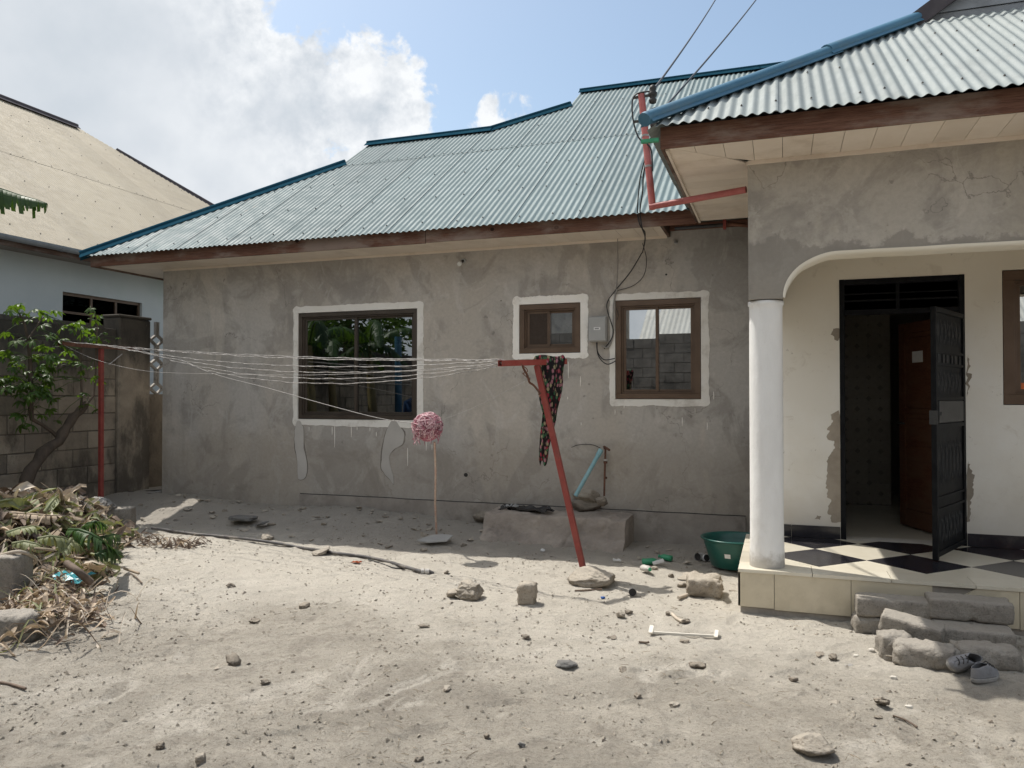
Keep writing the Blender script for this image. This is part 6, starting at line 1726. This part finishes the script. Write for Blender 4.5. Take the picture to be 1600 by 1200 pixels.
# shoes: a pair of worn canvas clogs
def shoe(c, a, lab, roll=0.0, pitch=0.0):
    c = Vector(c); t = thing('shoe', c, lab, 'shoe', 'worn grey shoes')
    Rm = Matrix.Rotation(a, 3, 'Z') @ Matrix.Rotation(roll, 3, 'X') @ Matrix.Rotation(pitch, 3, 'Y')
    T = lambda v: c + Rm @ Vector(v)
    L = .205; n = 44; out_ = []
    for i in range(n):
        th = 2 * math.pi * i / n; x, y = math.cos(th), math.sin(th)
        x = math.copysign(abs(x) ** .8, x); y = math.copysign(abs(y) ** .8, y)
        q = (x + 1) / 2; w_ = .036 + .010 * ss(.2, .7, q) - .008 * ss(.85, 1, q)
        out_.append((x * L / 2, y * w_ + .004 * ss(.3, .9, q), q))
    s = MB(); vs = []
    for z_, g in ((.0, .94), (.006, 1.02), (.022, 1.04), (.026, 1.0)): vs += [T((x * (1 + (g - 1) * .4), y * g, z_ + .012 * ss(.7, 1, q))) for x, y, q in out_]
    s.add(vs, [(k * n + i, k * n + (i + 1) % n, (k + 1) * n + (i + 1) % n, (k + 1) * n + i) for k in range(3) for i in range(n)] + [tuple(reversed(range(n))), tuple(range(3 * n, 4 * n))], 0, True)
    s.build('sole', 'sole', t)
    up = MB(); vs = []; K = 9
    for k in range(K + 1):
        v = k / K
        for x, y, q in out_:
            close = lerp(.30, 1.0, ss(.40, .60, q)); Hq = lerp(.062, .072, ss(0, .35, q)) if q < .5 else lerp(.074, .030, ss(.5, 1, q))
            ang = v * math.pi / 2
            inw = (1 - math.cos(ang)) * close; zz = Hq * math.sin(ang)
            cxn = min(x, L * .34)
            vs.append(T((lerp(x, lerp(x, cxn, .75 if q > .6 else .12), inw), y * (1 - inw), .022 + .010 * ss(.7, 1, q) + zz + .004 * noise.noise(Vector((x * 40, y * 40, v * 3))))))
    up.add(vs, [(k * n + i, k * n + (i + 1) % n, (k + 1) * n + (i + 1) % n, (k + 1) * n + i) for k in range(K) for i in range(n)], 0, True)
    u = up.build('upper', 'shoe', t); md = u.modifiers.new('thickness', 'SOLIDIFY'); md.thickness = .004
    MB().add([T((x * .9, y * .85, .030)) for x, y, q in out_], [tuple(range(n))]).build('insole', 'dark_thing', t)
    for kk in range(3):
        x_ = .012 + kk * .022; z_ = .098 - kk * .012
        MB().tube([T((x_, -.022, z_ - .008)), T((x_ + .004, -.008, z_ + .004)), T((x_ + .008, .010, z_ + .004)), T((x_ + .010, .022, z_ - .008))], .0028, 5).build('lace', 'dark_thing', t)
    return t
q = W(1500, 1056, Z=.0); shoe((q.x, q.y + .03, gz(q.x, q.y) + .040), 3.75, 'worn grey shoe tipped on its side against the front blocks', roll=-.9)
q = W(1541, 1068, Z=.0); shoe((q.x, q.y + .03, gz(q.x, q.y) - .004), .75, 'worn grey shoe with dark opening, right of the tipped shoe')

# black hose with white fitting
def gpx(px, py, dz=.015):
    q = W(px, py, Z=.0)
    for _ in range(3): q = W(px, py, Z=gz(q.x, q.y) + dz)
    return q
hp = [gpx(a, b, .018) for a, b in ((236, 825), (265, 829), (300, 834), (345, 838), (400, 844), (440, 850), (472, 856), (500, 860), (530, 865), (565, 869), (600, 876), (630, 885), (658, 893))]
hs = wire('hose', hp, .017, 'pvc_black'); tag(hs, 'grey black hose snaking over the yard along the roof shadow edge', 'hose')
a, b = hp[-1], gpx(668, 893, .02)
MB().tube([a, a.lerp(b, .5)], .028, 12).build('fitting', 'pvc_white', hs); MB().tube([a.lerp(b, .65), b + (b - a) * .3], .026, 12).build('fitting', 'pvc_white', hs)
MB().tube([b + (b - a) * .2, b + (b - a) * 1.0 + Vector((0, 0, -.015))], [.018, .012], 8).build('hose_end', 'pvc_black', hs)
tag(wire('cord', [gpx(575, 874, .006), gpx(592, 879, .006), gpx(615, 887, .006), gpx(640, 889, .006), gpx(650, 892, .006)], .006, 'cable'), 'thin black cord lying just below the end of the hose', 'cord')

# plank and dark pole at the foot of the block wall
a, b = W(60, 778, Z=.24), W(254, 768, Z=.26)
tag(MB().tube([a, a.lerp(b, .5) - Vector((0, 0, .01)), b], .03, 8).build('pole', 'dark_thing'), 'dark pole lying at the foot of the block wall', 'pole')
a, b = W(231, 772, Z=.27), W(254, 768, Z=.28)
tag(MB().bar(a, b, .06, .03).build('plank', 'rock_white'), 'short pale plank end lying by the corner of the house', 'plank')

# white bracket-shaped plastic strip
a, b = gpx(1017, 988, .012), gpx(1119, 994, .012)
t = MB().bar(a, b, .018, .014); ws = t.build('plastic_strip', 'white_plastic'); tag(ws, 'white bracket-shaped plastic strip lying on the ground', 'plastic strip')
MB().bar(a + Vector((0, -.02, .0)), a + Vector((.0, .05, .03)), .028, .012).build('strip_end', 'white_plastic', ws); MB().bar(b + Vector((0, -.03, .0)), b + Vector((.0, .06, .02)), .024, .012).build('strip_end', 'white_plastic', ws)

# small litter: tin, caps, bottles, cartons, sticks
def can(px, py, r, h, mat, lab, axis, cat='tin', inner='dark_thing', name='tin'):
    q = gpx(px, py, r); d = Vector(axis).normalized()
    m_ = MB().tube([q - d * h / 2, q + d * h / 2], r, 16, cap=False); o = m_.build(name, mat)
    MB().tube([q + d * (h / 2 - .012), q - d * (h / 2 - .004)], r * .94, 16).build('inside', inner, o)
    return tag(o, lab, cat)
can(988, 925, .032, .07, 'pvc_white', 'short pale tube with dark mouth lying in the cloth shadow', (.25, -1, .15), 'tube', name='tube')
q = gpx(942, 935, .004); tag(MB().lathe([(0, q.z + .0), (.017, q.z), (.019, q.z + .012), (.0, q.z + .014)], q.x, q.y, 14).build('plastic_disc', 'blue_plastic'), 'bright blue bottle cap on the sand below the post footing', 'bottle cap')
def bottle(px, py, L, r, mat, lab, ang, cat='bottle', cap_m='green_plastic', z=None):
    q = gpx(px, py, r * .8); d = Vector((math.cos(ang), math.sin(ang), .08)); 
    m_ = MB().tube([q + d * (L * t) for t in (0, .04, .3, .62, .78, .86, .93)], [r * .7, r, r * .92, r, r * .7, r * .38, r * .36], 14, squash=.75)
    o = m_.build('bottle', mat); MB().tube([q + d * (L * .93), q + d * L], r * .42, 10).build('cap', cap_m, o)
    return tag(o, lab, cat)
bottle(1003, 878, .17, .045, 'green_plastic', 'crushed green plastic bottle in the shade before the wall', .2)
bottle(1005, 887, .13, .04, 'pvc_white', 'whitish crushed bottle in front of the green one', -.9)
bottle(1050, 873, .14, .04, 'green_plastic', 'small green plastic bottle lying left of the basin', 2.9)
can(1093, 870, .04, .07, 'plastic_grey', 'dark open tin lying beside the green basin', (-.6, -1, .1))
can(1103, 872, .035, .05, 'label_white', 'white cup lying against the green basin', (.5, -.8, .3), 'cup', name='cup')
q = gpx(1028, 884, .0); tag(MB().bar(q + Vector((-.05, 0, .02)), q + Vector((.05, .03, .05)), .07, .02).build('carton', 'label_white'), 'flattened striped carton scrap in front of the wall', 'litter')
q = gpx(1023, 891, .0); tag(rock(q, (.07, .05, .04), 9).build('stone', 'rock'), 'tiny pale stone beside the flattened carton', 'stone', 'stones')
q = gpx(848, 862, .0); tag(rock(q, (.05, .05, .035), 10).build('paper_scrap', 'label_white'), 'tiny white crumpled paper in front of the ledge', 'litter')
q = gpx(964, 878, .0); scrap(q, .08, .04, 8, 'label_white', 'small white paper scrap right of the leaning post', h=.03, name='paper_scrap')
q = gpx(557, 880, .0); scrap(q, .09, .05, 9, 'orange', 'small red wrapper scrap near the hose', h=.02, name='wrapper')
def stick(P, r, lab, mat='straw'):
    tag(wire('stick', [gpx(a, b, .012) for a, b in P], r, mat), lab, 'stick', 'sticks on the sand')
stick([(898, 923), (920, 922), (940, 921)], .008, 'thin straight stick lying below the post footing', 'dry_dark')
stick([(1050, 959), (1057, 966), (1066, 971)], .012, 'short thick pale stick above the white bracket', 'dry_pale')
stick([(1060, 934), (1072, 930), (1077, 928)], .014, 'stubby pale stick by the large squarish stone', 'dry_pale')
stick([(1395, 1118), (1415, 1125), (1433, 1136)], .005, 'thin dark twig in front of the stacked blocks', 'dry_dark')
stick([(998, 1003), (1010, 1004), (1014, 1003)], .007, 'short dark stick left of the white bracket', 'dry_dark')
stick([(0, 1066), (20, 1070), (40, 1076)], .008, 'dry stick at the left edge of the foreground', 'dry_dark')
for i, (a, b) in enumerate(((1338, 1027), (1387, 1023), (1396, 1061), (1420, 1107), (1362, 1018))):
    q = gpx(a, b, 0); tag(rock(q, (.035, .025, .018), 60 + i, p=4).build('tile_chip', 'chip'), ['small white chip near the flat pale chip', 'white chip against the front left block', 'white chip before the large rough block', 'white angular chip in the right foreground', 'white chip above the dried clod'][i], 'chip', 'white tile chips')

# grit, crumbs, straw scattered over the yard
def scatter(n, xr, yr, s0, s1, mat, name, lab, seed, flat=.55, avoid=None):
    rr = random.Random(seed); mb = MB()
    for _ in range(n):
        y = yr[0] + (yr[1] - yr[0]) * rr.random() ** 1.25
        lim0, lim1 = -1.34 * y - .3, .78 * y + .3
        x = rr.uniform(max(xr[0], lim0), min(xr[1], lim1))
        if x > -.35 and y > 6.05: continue
        if noise.noise(Vector((x * 1.1, y * 1.1, seed))) + .30 < rr.random() * .75: continue
        s = s0 + (s1 - s0) * rr.random() ** 4
        z = gz(x, y); a = rr.uniform(0, 6.28); ca, sa = math.cos(a), math.sin(a)
        P = []
        for dx, dy, dz in ((1, 0, .2), (-.1, .8, .0), (-1, .1, .15), (0, -.8, .1), (.1, .1, 1), (.45, .35, .75)):
            dx += rr.uniform(-.3, .3); dy += rr.uniform(-.3, .3); dz += rr.uniform(-.1, .2)
            P.append((x + (dx * ca - dy * sa) * s, y + (dx * sa + dy * ca) * s, z - .12 * s + dz * s * flat * 1.6))
        mb.add(P, [(0, 1, 5), (1, 4, 5), (1, 2, 4), (2, 3, 4), (3, 0, 4), (0, 5, 4)], 0, False)
    return tag(mb.build(name, mat), lab, 'gravel', kind='stuff')
scatter(48000, (-12, 3), (1.8, 8.6), .0022, .015, 'grit', 'earth_crumbs', 'small earth crumbs scattered all over the sandy yard', 3)
scatter(6500, (-12, 3), (1.8, 8.4), .003, .018, 'rock_dark', 'dark_crumbs', 'small dark clods and chips scattered over the yard', 4, .5)
scatter(600, (-12, 3), (1.8, 8.4), .012, .030, 'rock', 'pale_chips', 'pale stone chips scattered over the yard', 5, .4)
rr = random.Random(15); mb = MB()
for _ in range(420):
    x, y = rr.uniform(-8, -.5), rr.uniform(7.45, 8.62)
    if X0l < x < X1l and y > 7.85: continue
    if rr.random() > .25 + ss(-3.0, -3.6, x) * .3 + ss(7.9, 8.2, y) * .4: continue
    s = .012 + .045 * rr.random() ** 3; z = gz(x, y); P = []
    for k_ in range(8):
        d = Vector((rr.gauss(0, 1), rr.gauss(0, 1), rr.gauss(0, .6))).normalized(); P.append((x + d.x * s, y + d.y * s, z + s * .25 + d.z * s * .6))
    bmx = bmesh.new()
    for p_ in P: bmx.verts.new(p_)
    h_ = bmesh.ops.convex_hull(bmx, input=bmx.verts); bmx.verts.ensure_lookup_table(); bmx.verts.index_update()
    mb.add([v.co.copy() for v in bmx.verts], [tuple(v.index for v in f_.verts) for f_ in bmx.faces]); bmx.free()
tag(mb.build('rubble', 'rock'), 'broken rubble and clods along the shaded foot of the house wall', 'gravel', kind='stuff')
rr = random.Random(9); mb = MB()
for _ in range(4200):
    y = 1.9 + 6.2 * rr.random() ** 1.2; x = rr.uniform(-1.34 * y - .2, min(2.6, .78 * y + .2))
    if x > -.35 and y > 6.0: continue
    if noise.noise(Vector((x * .9, y * .9, 31))) + .15 < rr.random() * .8: continue
    L = rr.uniform(.015, .07); a = rr.uniform(0, 6.28); z = gz(x, y) + .004; d = Vector((math.cos(a), math.sin(a), rr.uniform(-.05, .18))); s = Vector((-d.y, d.x, 0)) * rr.uniform(.0008, .002)
    c_ = Vector((x, y, z)); m1 = c_ + d * L * .5 + Vector((rr.uniform(-.004, .004), rr.uniform(-.004, .004), .003)); e = c_ + d * L
    mb.add([c_ - s, c_ + s, m1 + s, m1 - s, e + s * .5, e - s * .5, c_ + Vector((0, 0, .002)), m1 + Vector((0, 0, .002)), e], [(0, 1, 2, 3), (3, 2, 4, 5), (1, 0, 6), (2, 1, 6, 7), (0, 3, 7, 6), (4, 2, 7, 8), (3, 5, 8, 7)])
tag(mb.build('straw_litter', 'straw'), 'bits of dry straw and twigs scattered over the yard', 'straw', kind='stuff')
